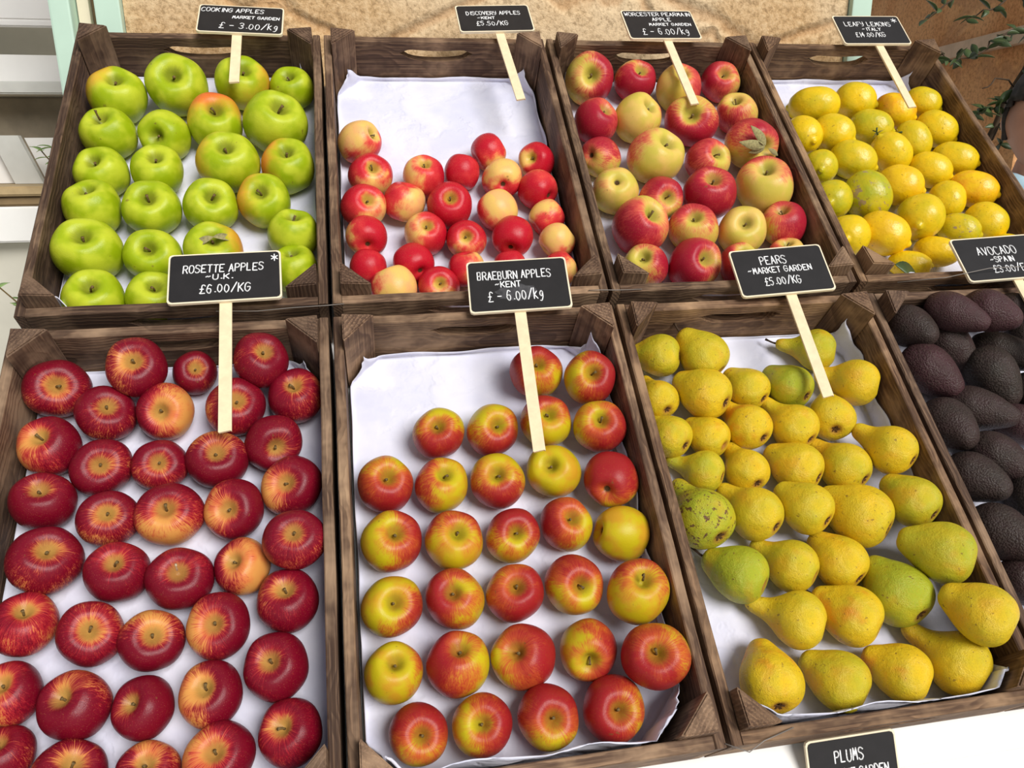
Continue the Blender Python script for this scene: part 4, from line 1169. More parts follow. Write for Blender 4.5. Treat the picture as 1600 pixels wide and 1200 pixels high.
('H', 'avocado', [1.1096, -0.0782, -0.0079], 0.0243, [0.677, -0.684, 0.271], [-0.191, 0.193, 0.962], [0.3, 1.4426272007545173], '', 'half hidden back avocado, rightmost in back row'),
('H', 'avocado', [0.992, -0.116, -0.0498], 0.0342, [0.508, -0.86, -0.044], [0.022, -0.038, 0.999], [0.3, 1.3938250380546189], '', 'tilted dark green avocado, leftmost in second row from back'),
('H', 'avocado', [1.0921, -0.1343, -0.053], 0.0306, [0.683, -0.646, 0.341], [-0.248, 0.234, 0.94], [0.1, 1.862566711972729], '', 'olive flattened avocado, second from left in second row from back'),
('H', 'avocado', [1.1564, -0.0981, -0.0575], 0.026, [0.662, -0.68, 0.314], [-0.219, 0.225, 0.949], [0.2, 1.3694991450501932], '', 'brown far right avocado, rightmost in second row from back'),
('H', 'avocado', [0.9307, -0.1658, -0.0455], 0.0382, [0.563, -0.826, 0.037], [-0.021, 0.031, 0.999], [0.8, 1.3952067270984674], '', 'purple panel side avocado, leftmost in third row from back'),
('H', 'avocado', [1.0365, -0.1827, -0.0447], 0.0377, [0.345, -0.924, -0.165], [0.058, -0.155, 0.986], [0.1, 1.4194662792415156], '', 'upright olive black avocado, second from left in third row from back'),
('H', 'avocado', [1.0946, -0.218, -0.051], 0.0329, [-0.261, -0.905, 0.336], [0.093, 0.322, 0.942], [0.2, 1.3], '', 'frame cut dark avocado, rightmost in third row from back'),
('H', 'avocado', [0.9172, -0.2618, -0.0455], 0.0382, [0.031, -0.872, 0.488], [-0.017, 0.488, 0.873], [0.25, 1.3], '', 'smooth grey green avocado, leftmost in third row from front'),
('H', 'avocado', [0.9851, -0.2363, -0.0497], 0.034, [0.713, -0.58, 0.395], [-0.307, 0.249, 0.919], [0.3, 1.5836912185886305], '', 'sideways charcoal avocado, second from left in third row from front'),
('H', 'avocado', [1.0546, -0.2713, -0.0524], 0.0312, [0.648, -0.673, 0.356], [-0.247, 0.257, 0.934], [0.7, 1.553419100919499], '', 'pebbled brown purple avocado, rightmost in third row from front'),
('H', 'avocado', [0.9207, -0.3509, -0.0472], 0.0365, [0.458, -0.735, 0.5], [-0.264, 0.424, 0.866], [0.2, 1.3], '', 'large smooth black avocado, leftmost in second row from front'),
('H', 'avocado', [0.9786, -0.3217, -0.0499], 0.0338, [0.567, -0.796, 0.214], [-0.124, 0.174, 0.977], [0.3, 1.5224116437278474], '', 'long coarse skinned avocado, second from left in second row from front'),
('H', 'avocado', [0.9953, -0.3978, -0.0482], 0.0355, [-0.2, -0.955, 0.217], [0.044, 0.212, 0.976], [0.1, 1.3], '', 'deep black frame cut avocado, rightmost in second row from front'),
('H', 'avocado', [0.9173, -0.4388, -0.0445], 0.0393, [0.306, -0.81, 0.5], [-0.176, 0.468, 0.866], [0.2, 1.3], '', 'big coarse black avocado, leftmost in front row'),
('H', 'avocado', [0.9259, -0.5086, -0.0518], 0.0318, [0.632, -0.647, 0.426], [-0.298, 0.305, 0.905], [0.4, 1.3462111693093188], '', 'lowest frame cut avocado, rightmost in front row'),
]

NAME = dict(cooking='cooking_apple', discovery='apple', worcester='apple', rosette='apple', braeburn='apple', pear='pear', lemon='lemon', avocado='avocado')
GROUP = dict(cooking='green cooking apples in the upper left crate', discovery='pink red apples in the second upper crate', worcester='streaked apples in the third upper crate',
             rosette='crimson apples in the lower left crate', braeburn='orange red apples in the second lower crate', pear='pears in the lower crate', lemon='lemons in the upper right crate',
             avocado='avocados in the crate at the right edge')
def side_amt(kind, b, label):
    if b <= .12:
        return b * 3
    if kind == 'rosette':
        return .75 if any(k in label for k in ('golden', 'yellow', 'cream', 'orange', 'pale')) else .3
    return .15 if b > .9 else .75


SQ = dict(cooking=1.0, discovery=1.0, worcester=1.0, rosette=1.0, braeburn=1.0)
BYLAB = {}
rn = random.Random(3)
for idx, (ck, kind, X, r, ax, gx, par, pole, label) in enumerate(FRUITS):
    Zv = Vector(ax).normalized()
    Xv = Vector(gx)
    Xv = (Xv - Zv * Xv.dot(Zv)).normalized()
    Yv = Zv.cross(Xv)
    rotm = Matrix((Xv, Yv, Zv)).transposed().to_4x4()
    sc = Vector((r, r, r))
    if kind in KEYS:
        me = AM[kind][rn.randrange(4)]
        sc.z *= rn.uniform(.95, 1.05)
        color = (par[0], side_amt(kind, par[0], label), {'rosette': .66, 'discovery': .55}.get(kind, .5) + rn.uniform(-.12, .12), 1)
    elif kind == 'pear':
        vi = 2 if 'long' in label or 'tapering' in label else (1 if rn.random() < .75 else 0)
        me = PM_[vi][0]
        color = (par[0], .9 if 'orange' in label else .35, .95 if 'scab' in label else 0, 1)
    elif kind == 'lemon':
        key = round(par[1] * 10) / 10
        if key not in LEM:
            LEM[key] = lemon_me(key)
            LEM[key].materials.append(LEMON)
        me = LEM[key]
        color = (max(0, par[0]), max(0, -par[0] * 3) + (.35 if 'gold' in label else 0), 1.0 if 'scar' in label or 'russet' in label else 0, 1)
    else:
        key = round(par[1] * 10) / 10
        if key not in AVM:
            AVM[key] = avo_me(key)
            AVM[key].materials.append(AVO)
        me = AVM[key]
        color = (par[0], 0, 0, 1)
    o = link(NAME[kind], me)
    o.matrix_world = PM @ Matrix.Translation(X) @ rotm @ Matrix.Diagonal(sc).to_4x4()
    o.color = color
    cat = {'pear': 'pear', 'lemon': 'lemon', 'avocado': 'avocado'}.get(kind, 'apple')
    tag(o, label, cat, GROUP[kind])
    BYLAB[label] = o
    if kind in KEYS:
        if 'S' in pole:
            sme = rn.choice(STM[kind])
            if 'white stalked' in label:
                sme = sme.copy()
                sme.materials.clear()
            s_ = link('stalk', sme, STICK if 'white stalked' in label else STALK, o)
            s_.rotation_euler = (0, 0, rn.random() * 6)
            if 'white stalked' in label:
                s_.scale = (.7, .7, 2.2)
                s_['label'] = 'pale broken stalk'
            if 'long stemmed' in label or 'twig' in label:
                s_.scale = (1, 1, 1.6)
        if 'C' in pole:
            link('calyx', SEP[kind], SEPAL, o)
    elif kind == 'pear':
        if 'C' in pole:
            link('calyx', PSEP, SEPAL, o)
        if 'T' in pole:
            link('stalk', PST[vi], DARKSTALK, o)


def find(sub):
    return [o for l, o in BYLAB.items() if sub in l][0]


def add_leaf(o, me, mat, loc, rot, name='leaf'):
    l = link(name, me, mat, o)
    l.location = loc
    l.rotation_euler = rot
    return l


LF = leaf_me(1.15, .42, .12, .5)
LF2 = leaf_me(.8, .32, .3, .6)
o = find('leafy stemmed')
for a, s_ in ((-1.5, 1.0), (-2.1, .9), (-1.1, .6), (1.3, .5)):
    l = add_leaf(o, LF, DRYLEAF, (.1 * math.cos(a), .1 * math.sin(a), .97), (0, -.08, a))
    l.scale = (s_, s_, s_)
o = find('brown scarred green')
for a in (.2, 3.0):
    l = add_leaf(o, LF2, DRYLEAF, (0, 0, .84), (0, .10, a))
for nm in ('green twig topped', 'twig ended'):
    o = find(nm)
    key = max(v.co.z for v in o.data.vertices)
    bm = bmesh.new()
    tube(bm, [(0, 0, key - .05), (.05, .02, key + .18), (.16, .06, key + .34)], [.06, .045, .05], 6)
    tube(bm, [(.05, .02, key + .15), (-.12, .10, key + .30)], [.03, .03], 6)
    link('twig', mesh(bm, 'twig', True), GREENLEAF, o)
    for a in (0.4, 2.4, 4.2):
        l = add_leaf(o, LF2, GREENLEAF, (0, 0, key + .03), (0, -.3, a))
        l.scale = (.42, .42, .42)

# loose leaf on the front of the lemon crate
lf = link('lemon_leaf', leaf_me(.064, .036, .25, .2, 8, 'lemon_leaf'), GREENLEAF)
lf.matrix_world = PM @ Matrix.Translation((.9195, .018, .001)) @ Matrix.Rotation(-.25, 4, 'Z') @ Matrix.Rotation(.25, 4, 'Y')
tag(lf, 'loose dark green leaf lying on the lemon crate front edge', 'leaf')

# ---------------------------------------------------------------- chalkboard signs
G = {
    'A': '00 38 60;13 53', 'B': '00 08;08 48 57 56 44 04;44 53 51 40 00', 'C': '67 48 28 06 02 20 40 61', 'D': '00 08;08 38 65 63 30 00', 'E': '68 08 00 60;04 44',
    'F': '68 08 00;04 44', 'G': '67 48 28 06 02 20 40 62 64 34', 'H': '00 08;60 68;04 64', 'I': '30 38', 'K': '00 08;68 03;24 60', 'L': '08 00 50', 'M': '00 18 33 58 60',
    'N': '00 08 60 68', 'O': '38 18 06 02 20 40 62 66 48 38', 'P': '00 08;08 48 66 44 04', 'R': '00 08;08 48 66 44 04;34 60', 'S': '67 48 18 06 15 44 62 40 10 01',
    'T': '08 68;38 30', 'U': '08 02 20 40 62 68', 'V': '08 30 68', 'W': '08 10 35 50 68', 'Y': '08 34 68;34 20', 'y': '08 05 24 44;58 52 30 10', '0': '37 17 05 02 20 30 52 55 37',
    '1': '38 30', '3': '07 28 57 55 24 53 51 20 01', '4': '48 03 63;48 40', '5': '58 18 05 35 53 41 20 01', '6': '57 28 04 02 20 40 52 44 14 03', '/': '00 69', '.': '21 31',
    '-': '04 54', '~': '04 25 34 55', '*': '30 38;06 62;02 66', '£': '67 48 27 22 00 60;04 44', 'k': '00 09;46 03;13 50', 'g': '45 26 04 12 32 45;45 41 2- 0-', ':': '22 32;26 36'}


def glyph_polys(ch):
    out = []
    for st_ in G[ch].split(';'):
        out.append([(int(q[0]) / 8.0, (-2 if q[1] == '-' else int(q[1])) / 8.0) for q in st_.split()])
    return out


def strokes(bm, pts, w, z0, z1):
    def cap(c):
        poly = [(c[0] + w / 2 * math.cos(k * math.pi / 4), c[1] + w / 2 * math.sin(k * math.pi / 4)) for k in range(8)]
        prism(bm, poly, z0, z1)
    for a, b in zip(pts, pts[1:]):
        d = Vector((b[0] - a[0], b[1] - a[1]))
        if d.length < 1e-6:
            continue
        n_ = Vector((-d.y, d.x)).normalized() * w / 2
        prism(bm, [(a[0] - n_.x, a[1] - n_.y), (b[0] - n_.x, b[1] - n_.y), (b[0] + n_.x, b[1] + n_.y), (a[0] + n_.x, a[1] + n_.y)], z0, z1)
    for c in pts:
        cap(c)


def smooth_poly(p):
    if len(p) < 4:
        return p
    K = [p[0]] + p + [p[-1]]
    out = []
    for i in range(1, len(K) - 2):
        p0, p1, p2, p3 = [Vector(k) for k in K[i - 1:i + 3]]
        for j in range(3):
            t_ = j / 3
            q = .5 * (2 * p1 + (p2 - p0) * t_ + (2 * p0 - 5 * p1 + 4 * p2 - p3) * t_ * t_ + (3 * p1 - p0 - 3 * p2 + p3) * t_ ** 3)
            out.append((q.x, q.y))
    out.append(p[-1])
    return out


ROUND = set('BCDGOPRSU035689gy£~')


def text(bm, s, x0, x1, y, h, w, slant=.0, drop=.0):
    adv = [(.55 if ch in '. :1I' else .98) for ch in s]
    tot = sum(adv) - .22
    k = (x1 - x0) / tot
    x = x0
    rr = random.Random(s)
    for ch, a in zip(s, adv):
        if ch != ' ':
            dy = rr.uniform(-.04, .04) * h + drop * (x - x0)
            for pl in glyph_polys(ch):
                if ch in ROUND:
                    pl = smooth_poly(pl)
                P_ = [(x + (px * (.92 if a > .6 else .72)) * k + slant * py * h, y + dy + py * h * .84) for px, py in pl]
                strokes(bm, P_, w, .0001, .0006)
        x += a * k


def add_sign(code, T, xd, yd, W, H, xs, xf, L, lines, label, bw=.0015):
    X_ = Vector(xd).normalized()
    Y_ = Vector(yd)
    Y_ = (Y_ - X_ * Y_.dot(X_)).normalized()
    Zs = X_.cross(Y_)
    M = PM @ Matrix.Translation(T) @ Matrix((X_, Y_, Zs)).transposed().to_4x4()
    root = empty('price_sign', M)
    tag(root, label, 'sign', 'chalkboard price signs')
    c = .005
    rc = [(-W / 2 + c, -H / 2), (W / 2 - c, -H / 2), (W / 2 - c * .3, -H / 2 + c * .3), (W / 2, -H / 2 + c), (W / 2, H / 2 - c), (W / 2 - c * .3, H / 2 - c * .3), (W / 2 - c, H / 2),
          (-W / 2 + c, H / 2), (-W / 2 + c * .3, H / 2 - c * .3), (-W / 2, H / 2 - c), (-W / 2, -H / 2 + c), (-W / 2 + c * .3, -H / 2 + c * .3)]
    bm = bmesh.new()
    prism(bm, rc, -.0045, 0)
    link('frame', mesh(bm, 'frame'), EDGE, root)
    bm = bmesh.new()
    i_ = .0023
    prism(bm, [(x * (1 - 2 * i_ / W), y * (1 - 2 * i_ / H)) for x, y in rc], -.004, .0004)
    link('board', mesh(bm, 'board'), BOARD, root)
    bm = bmesh.new()
    hw = .0082
    zb = -.0048
    ang = math.atan2(xf - xs, L)
    prism(bm, [(-hw, -L), (-hw + .001, -L - .0008), (hw - .002, -L + .0012), (hw, -L), (hw, .03), (-hw, .03)], -.0032, 0)
    stk = link('stick', mesh(bm, 'stick'), STICK, root)
    stk.location = (xs, -H / 2, zb)
    stk.rotation_euler = (0, 0, ang)
    bm = bmesh.new()
    for (s, x0, x1, y, h, slant) in lines:
        text(bm, s, (x0 - .5) * W, (x1 - .5) * W, (y - .5) * H, h * H, bw, slant)
    t_ = link('lettering', mesh(bm, 'lettering'), CHALK, root)
    t_.location = (0, 0, .0004)
    return root


add_sign('A', (-0.139, 0.614, 0.022), (0.999, -0.035, -0.009), (0.035, 0.999, 0.0), 0.147, 0.078, -0.005, -0.001, 0.126, [('COOKING APPLES', 0.03, 0.76, 0.74, 0.16, 0.1), ('MARKET GARDEN', 0.4, 0.95, 0.52, 0.11, 0.1), ('£ - 3.00/kg', 0.26, 0.95, 0.14, 0.24, 0.1)], 'chalkboard price sign reading COOKING APPLES', 0.0013)
add_sign('B', (0.325, 0.64, 0.018), (0.999, 0.036, 0.017), (-0.037, 0.999, 0.02), 0.144, 0.079, 0.004, 0.011, 0.183, [('DISCOVERy APPLES', 0.13, 0.86, 0.62, 0.15, 0), ('~KENT', 0.27, 0.5, 0.46, 0.1, 0), ('£5.50/KG', 0.24, 0.66, 0.22, 0.18, 0)], 'chalkboard price sign reading DISCOVERY APPLES', 0.0013)
add_sign('C', (0.654, 0.622, 0.024), (0.999, 0.041, -0.01), (-0.041, 0.998, 0.03), 0.149, 0.086, 0.004, 0.005, 0.177, [('WORCESTER PEARMAIN', 0.04, 0.965, 0.79, 0.14, 0), ('APPLE', 0.4, 0.66, 0.61, 0.13, 0), ('MARKET GARDEN', 0.33, 0.92, 0.45, 0.1, 0), ('£ - 6.00/kg', 0.2, 0.86, 0.14, 0.24, 0)], 'chalkboard price sign reading WORCESTER PEARMAIN APPLE', 0.0013)
add_sign('D', (1.112, 0.619, 0.024), (1.0, -0.012, 0.028), (0.01, 0.999, 0.04), 0.149, 0.088, 0.005, 0.006, 0.178, [('LEAFy LEMONS', 0.13, 0.82, 0.62, 0.17, 0), ('~ITALY', 0.36, 0.64, 0.46, 0.12, 0), ('£14.00/KG', 0.22, 0.66, 0.24, 0.18, 0), ('*', 0.87, 0.945, 0.76, 0.16, 0)], 'chalkboard price sign reading LEAFY LEMONS', 0.0013)
add_sign('E', (-0.141, 0.023, 0.024), (1.0, 0.03, -0.005), (-0.03, 0.999, 0.03), 0.152, 0.085, 0, 0, 0.199, [('ROSETTE APPLES', 0.13, 0.84, 0.6, 0.18, 0.05), ('~U.K.', 0.33, 0.57, 0.45, 0.12, 0.05), ('£6.00/KG', 0.28, 0.72, 0.18, 0.2, 0.05), ('*', 0.915, 0.975, 0.78, 0.16, 0)], 'chalkboard price sign reading ROSETTE APPLES', 0.0015)
add_sign('F', (0.273, -0.013, 0.026), (0.994, -0.047, 0.098), (0.042, 0.998, 0.04), 0.149, 0.092, -0.002, 0.001, 0.22, [('BRAEBURN APPLES', 0.1, 0.83, 0.62, 0.18, 0), ('~KENT', 0.27, 0.52, 0.46, 0.13, 0), ('£ - 6.00/kg', 0.19, 0.74, 0.2, 0.22, 0)], 'chalkboard price sign reading BRAEBURN APPLES', 0.0015)
add_sign('G', (0.696, -0.004, 0.025), (0.995, -0.016, 0.095), (0.011, 0.999, 0.045), 0.151, 0.089, 0.004, 0.005, 0.179, [('PEARS', 0.3, 0.58, 0.64, 0.2, 0), ('~MARKET GARDEN', 0.14, 0.82, 0.46, 0.14, 0), ('£5.00/KG', 0.28, 0.66, 0.2, 0.19, 0)], 'chalkboard price sign reading PEARS', 0.0015)
add_sign('H', (1.0907, 0.0022, 0.0285), (0.998, 0.0, 0.06), (0.0, 0.999, 0.04), 0.149, 0.088, 0.0142, 0.0142, 0.178, [('AVOCADO', 0.25, 0.72, 0.58, 0.21, 0), ('~SPAIN', 0.36, 0.64, 0.4, 0.14, 0), ('£3.00/EACH', 0.34, 0.9, 0.17, 0.19, 0)], 'chalkboard price sign reading AVOCADO', 0.0015)
add_sign('P', (0.6067, -0.6908, -0.0903), (0.995, 0.0, 0.05), (0.0, 0.9, 0.44), 0.1185, 0.074, 0.002, 0.002, 0.16, [('PLUMS', 0.3, 0.62, 0.6, 0.22, 0), ('MARKET GARDEN', 0.18, 0.88, 0.34, 0.17, 0)], 'chalkboard price sign reading PLUMS below the pears', 0.0015)
sg = [o for o in COL.objects if o.get('label', '').endswith('BRAEBURN APPLES')][0]
bm = bmesh.new()
prism(bm, [(.030 * math.cos(a) * (1 + .25 * noise.noise(Vector((math.cos(a) * 2, math.sin(a) * 2, 1)))) - .004, .014 * math.sin(a) * (1 + .3 * noise.noise(Vector((math.cos(a) * 3, math.sin(a) * 3, 5)))) - .014) for a in [2 * math.pi * k / 28 for k in range(28)]], .0004, .00047)
sm_o = link('chalk_smudge', mesh(bm, 'chalk_smudge'), SMUDGE, sg)
sm_o['label'] = 'grey rubbed out chalk patch'


# thin wires strung along the crate fronts
def wire(pts, label):
    bm = bmesh.new()
    tube(bm, [PM @ Vector(p) for p in pts], .0007, 5)
    o = link('wire', mesh(bm, 'wire', True), STEELW)
    return tag(o, label, 'wire')


wire([(-.155, -.022, .004), (-.10, -.024, .003), (-.05, -.022, .005), (-.005, -.018, .0015), (.02, -.016, .001)], 'thin steel wire between the green apple crate and its neighbour')
wire([(.385, -.010, .0015), (.40, -.012, .004), (.43, -.013, .003), (.47, -.012, .0012)], 'thin steel wire joining the upper crates beside the orange red apples sign')
wire([(.905, -.020, .002), (.98, -.028, .020), (1.05, -.025, .036), (1.14, -.024, .036), (1.26, -.02, .03)], 'thin steel wire drawn across the avocado sign')
wire([(.415, -.652, .0015), (.44, -.664, .002), (.46, -.655, .003), (.50, -.646, .0015)], 'thin steel wire tying the two front crates at the bottom')

# ---------------------------------------------------------------- left background: white shelving by the doorway
def bx(name, lo, hi, mat, parent, bev=.004):
    bm = bmesh.new()
    add_box(bm, lo, hi)
    bmesh.ops.bevel(bm, geom=bm.edges[:], offset=bev, segments=2, affect='EDGES')
    bmesh.ops.translate(bm, verts=bm.verts[:], vec=-parent.matrix_world.translation)
    return link(name, mesh(bm, name), mat, parent)


shelf = empty('display_shelf', Matrix.Translation((-.85, 1.25, 0)))
tag(shelf, 'white and oak shelving unit in the blurred doorway at left', 'shelf')
bx('shelf_board', (-1.30, .93, 1.424), (-.52, 1.30, 1.446), OAK, shelf)
bx('rail', (-1.30, .945, 1.400), (-.52, .98, 1.423), OAKD, shelf)
bx('front_panel', (-1.30, .94, 1.315), (-.52, .985, 1.399), WHITE, shelf)
bx('lower_panel', (-1.30, .985, .62), (-.52, 1.01, 1.314), BEIGE, shelf)
bx('back_panel', (-1.30, 1.285, 1.447), (-.52, 1.31, 1.665), BROWNG, shelf)
bx('upper_board', (-1.30, 1.18, 1.666), (-.52, 1.31, 1.697), GREYP, shelf)
for lx in (-1.30, -.56):
    for ly in (1.01, 1.24):
        bx('leg', (lx, ly, .001), (lx + .04, ly + .04, 1.423), OAKD, shelf)
up = empty('white_board', Matrix.Translation((-.9, 1.22, 1.698)))
tag(up, 'white sloping board standing on the shelf top at far left', 'board')
bm = bmesh.new()
prism(bm, [(-1.30, 1.698), (-.60, 1.698), (-.60, 1.716), (-.70, 1.763), (-1.30, 1.766)], 0, .02)
for v in bm.verts:
    v.co = Vector((v.co.x + .9, v.co.z + .0, v.co.y - 1.698))
link('panel', mesh(bm, 'panel'), WHITE, up)
bx('back_batten', (-1.25, 1.241, 1.698), (-.62, 1.262, 1.74), OAKD, up)
sign2 = empty('white_blind', Matrix.Translation((-.9, 1.9, 2.1)))
tag(sign2, 'white rolled blind hanging at the top of the left doorway', 'blind')
bx('blind_sheet', (-1.9, 1.90, 1.94), (-.62, 1.915, 2.75), WHITE, sign2)
bx('bottom_bar', (-1.9, 1.893, 1.918), (-.62, 1.922, 1.939), WHITE, sign2)
nib = empty('menu_stand', Matrix.Translation((-.70, 1.1, 1.447)))
tag(nib, 'white frame with grey slanting post standing on the oak shelf', 'frame')
bm = bmesh.new()
prism(bm, [(-.80, 1.516), (-.735, 1.516), (-.775, 1.667), (-.838, 1.667)], 0, .02)
for v in bm.verts:
    v.co = Vector((v.co.x + .70, v.co.z - .02, (v.co.y - 1.516) * .77))
link('post', mesh(bm, 'post'), GREYP, nib)
bm = bmesh.new()
prism(bm, [(-.735, 1.517), (-.60, 1.517), (-.60, 1.66), (-.772, 1.66)], 0, .012)
for v in bm.verts:
    v.co = Vector((v.co.x + .70, v.co.z + .01, (v.co.y - 1.516) * .77))
link('card', mesh(bm, 'card'), WHITE, nib)
bm = bmesh.new()
prism(bm, [(-.85, 1.517), (-.803, 1.517), (-.840, 1.665), (-.865, 1.665)], 0, .012)
for v in bm.verts:
    v.co = Vector((v.co.x + .70, v.co.z + .01, (v.co.y - 1.516) * .77))
link('side_card', mesh(bm, 'side_card'), WHITE, nib)


def sprig(name, base, h, n, label, seed, leaf, mat, spread=.5):
    r_ = random.Random(seed)
    root = empty(name, Matrix.Translation(base))
    tag(root, label, 'plant')
    bm = bmesh.new()
    lv = bmesh.new()
    for k in range(n):
        a = r_.random() * 6.28
        p = Vector((0, 0, 0))
        d = Vector((math.cos(a) * spread * r_.random(), math.sin(a) * spread * r_.random(), 1)).normalized()
        pts = [p.copy()]
        for q in range(5):
            p = p + d * h / 5
            d = (d + Vector((r_.uniform(-.2, .2), r_.uniform(-.2, .2), 0))).normalized()
            pts.append(p.copy())
            for s_ in range(2):
                M = Matrix.Translation(p) @ Matrix.Rotation(r_.random() * 6.28, 4, 'Z') @ Matrix.Rotation(r_.uniform(-.8, .1), 4, 'Y') @ Matrix.Scale(r_.uniform(.6, 1.1), 4)
                b2 = lv
                i0 = len(lv.verts)
                lv.from_mesh(leaf)
                lv.verts.ensure_lookup_table()
                for v in lv.verts[i0:]:
                    v.co = M @ v.co
        tube(bm, pts, .0016, 5)
    link('stem', mesh(bm, 'stem', True), STALK, root)
    me = bpy.data.meshes.new('foliage')
    lv.to_mesh(me)
    lv.free()
    for p_ in me.polygons:
        p_.use_smooth = True
    link('foliage', me, mat, root)
    return root


SPRIG = plain('pale_green_leaf', lin(150, 180, 110), .6, .3, .25, 12)
small = leaf_me(.035, .02, .3, .3, 5, 'small_leaf')
sprig('herb_sprig', (-.665, 1.03, 1.447), .09, 3, 'pale green herb sprig beside the white frame on the oak shelf', 4, small, SPRIG)


def pot_me(r, h):
    return mesh(lathe([(0, 0.002), (r * .72, 0.002), (r * .75, .01), (r * .98, h * .86), (r * 1.06, h * .88), (r * 1.06, h), (r * .92, h), (r * .88, h * .9), (0, h * .88)], 1, 24), 'pot', False)


TERRA = plain('grey_clay_pot', lin(170, 160, 148), .8, .2, .12, 12)
fern = sprig('potted_herb', (-.595, .62, 1.13), .17, 6, 'small pale green potted herb beside the crate of green cooking apples', 9, small, SPRIG, .9)
link('pot', pot_me(.05, .09), TERRA, fern).location = (0, 0, -.08)
pl = empty('plant_stool', Matrix.Translation((-.595, .62, 0)))
tag(pl, 'pale plant stool holding the potted herb at left of the crates', 'stool')
bx('seat', (-.675, .54, 1.025), (-.515, .545 + .155, 1.049), CREAM, pl)
for a in (-.67, -.545):
    for b in (.545, .67):
        bx('leg', (a, b, .001), (a + .025, b + .025, 1.024), CREAM, pl)

# ---------------------------------------------------------------- right background: shrub, pipe, person
pipe = bmesh.new()
tube(pipe, [(1.945, .86, .002), (1.945, .86, 1.2), (1.945, .86, 2.2), (1.945, .86, 3.2)], .036, 20)
o = link('drainpipe', mesh(pipe, 'drainpipe', True), plain('pale_grey_pipe', lin(214, 222, 220), .4, .5, .04, 5))
tag(o, 'pale grey drainpipe at the end of the orange brown wall', 'pipe')

LEAFG = plain('shrub_leaf_green', lin(64, 80, 42), .45, .45, .35, 14)
BARK = plain('shrub_twig_bark', lin(74, 60, 46), .8, .2, .3, 20)
shr = empty('potted_shrub', Matrix.Translation((1.72, .80, 0)))
tag(shr, 'dark green small leaved shrub in front of the orange brown wall', 'shrub')
r_ = random.Random(21)
tb = bmesh.new()
lv = bmesh.new()
SL = leaf_me(.042, .020, .2, .25, 6, 'shrub_leaf')


TWIGS = [([(1.72, 0.8, 0.27), (1.72, 0.8, 1.0), (1.71, 0.79, 1.5), (1.737, 0.683, 1.775), (1.673, 0.71, 1.894), (1.608, 0.716, 1.977)], 0.01, 2), ([(1.737, 0.683, 1.775), (1.625, 0.634, 1.788), (1.538, 0.598, 1.759), (1.453, 0.559, 1.717), (1.394, 0.545, 1.704)], 0.003, 2), ([(1.673, 0.71, 1.894), (1.558, 0.628, 1.835), (1.512, 0.621, 1.819), (1.467, 0.614, 1.801)], 0.003, 1), ([(1.606, 0.707, 1.948), (1.464, 0.648, 1.877), (1.409, 0.621, 1.824), (1.357, 0.602, 1.8)], 0.003, 1), ([(1.71, 0.79, 1.5), (1.647, 0.604, 1.635), (1.556, 0.58, 1.676), (1.486, 0.553, 1.648)], 0.003, 0), ([(1.71, 0.79, 1.45), (1.645, 0.595, 1.605), (1.56, 0.562, 1.618), (1.506, 0.556, 1.6), (1.453, 0.541, 1.589)], 0.003, 3), ([(1.394, 0.545, 1.704), (1.359, 0.545, 1.719), (1.329, 0.533, 1.697)], 0.002, 1)]
for pts, rad, leafy in TWIGS:
    P_ = [Vector(q) - Vector((1.72, .80, 0)) for q in pts]
    fine = []
    for A, B in zip(P_, P_[1:]):
        for q in range(4):
            fine.append(A.lerp(B, q / 4) + Vector((r_.uniform(-1, 1), r_.uniform(-1, 1), r_.uniform(-1, 1))) * .006)
    fine.append(P_[-1])
    tube(tb, fine, [rad * (1 - .6 * i / len(fine)) for i in range(len(fine))], 5)
    if leafy:
        for q in fine[2:]:
            for s_ in range(leafy):
                M = Matrix.Translation(q) @ Matrix.Rotation(r_.random() * 6.28, 4, 'Z') @ Matrix.Rotation(r_.uniform(-.9, .5), 4, 'Y') @ Matrix.Rotation(r_.uniform(-1.2, 1.2), 4, 'X') @ Matrix.Scale(r_.uniform(.6, 1.15), 4)
                i0 = len(lv.verts)
                lv.from_mesh(SL)
                lv.verts.ensure_lookup_table()
                for v in lv.verts[i0:]:
                    v.co = M @ v.co
link('branches', mesh(tb, 'branches', True), BARK, shr)
me = bpy.data.meshes.new('foliage')
lv.to_mesh(me)
lv.free()
for p_ in me.polygons:
    p_.use_smooth = True
link('foliage', me, LEAFG, shr)
link('pot', pot_me(.17, .30), TERRA, shr)


# ---------------------------------------------------------------- person standing behind the lemons, at the right edge
def skin(name, nodes, edges, root, levels=2):
    """evaluated skin-modifier surface; nodes: name -> (x, y, z, rx, ry)"""
    names = list(nodes)
    me = bpy.data.meshes.new(name)
    me.from_pydata([nodes[k][:3] for k in names], [(names.index(a), names.index(b)) for a, b in edges], [])
    o = bpy.data.objects.new(name, me)
    COL.objects.link(o)
    bm = bmesh.new()
    bm.from_mesh(me)
    ly = bm.verts.layers.skin.verify()
    for v, k in zip(bm.verts, names):
        v[ly].radius = (nodes[k][3], nodes[k][4])
        v[ly].use_root = (k == root)
    bm.to_mesh(me)
    bm.free()
    o.modifiers.new('skin', 'SKIN').use_smooth_shade = True
    sb_ = o.modifiers.new('sub', 'SUBSURF')
    sb_.levels = levels
    sb_.render_levels = levels
    dg = bpy.context.evaluated_depsgraph_get()
    out = bpy.data.meshes.new_from_object(o.evaluated_get(dg), depsgraph=dg)
    bpy.data.objects.remove(o)
    out.name = name
    for p_ in out.polygons:
        p_.use_smooth = True
    return out


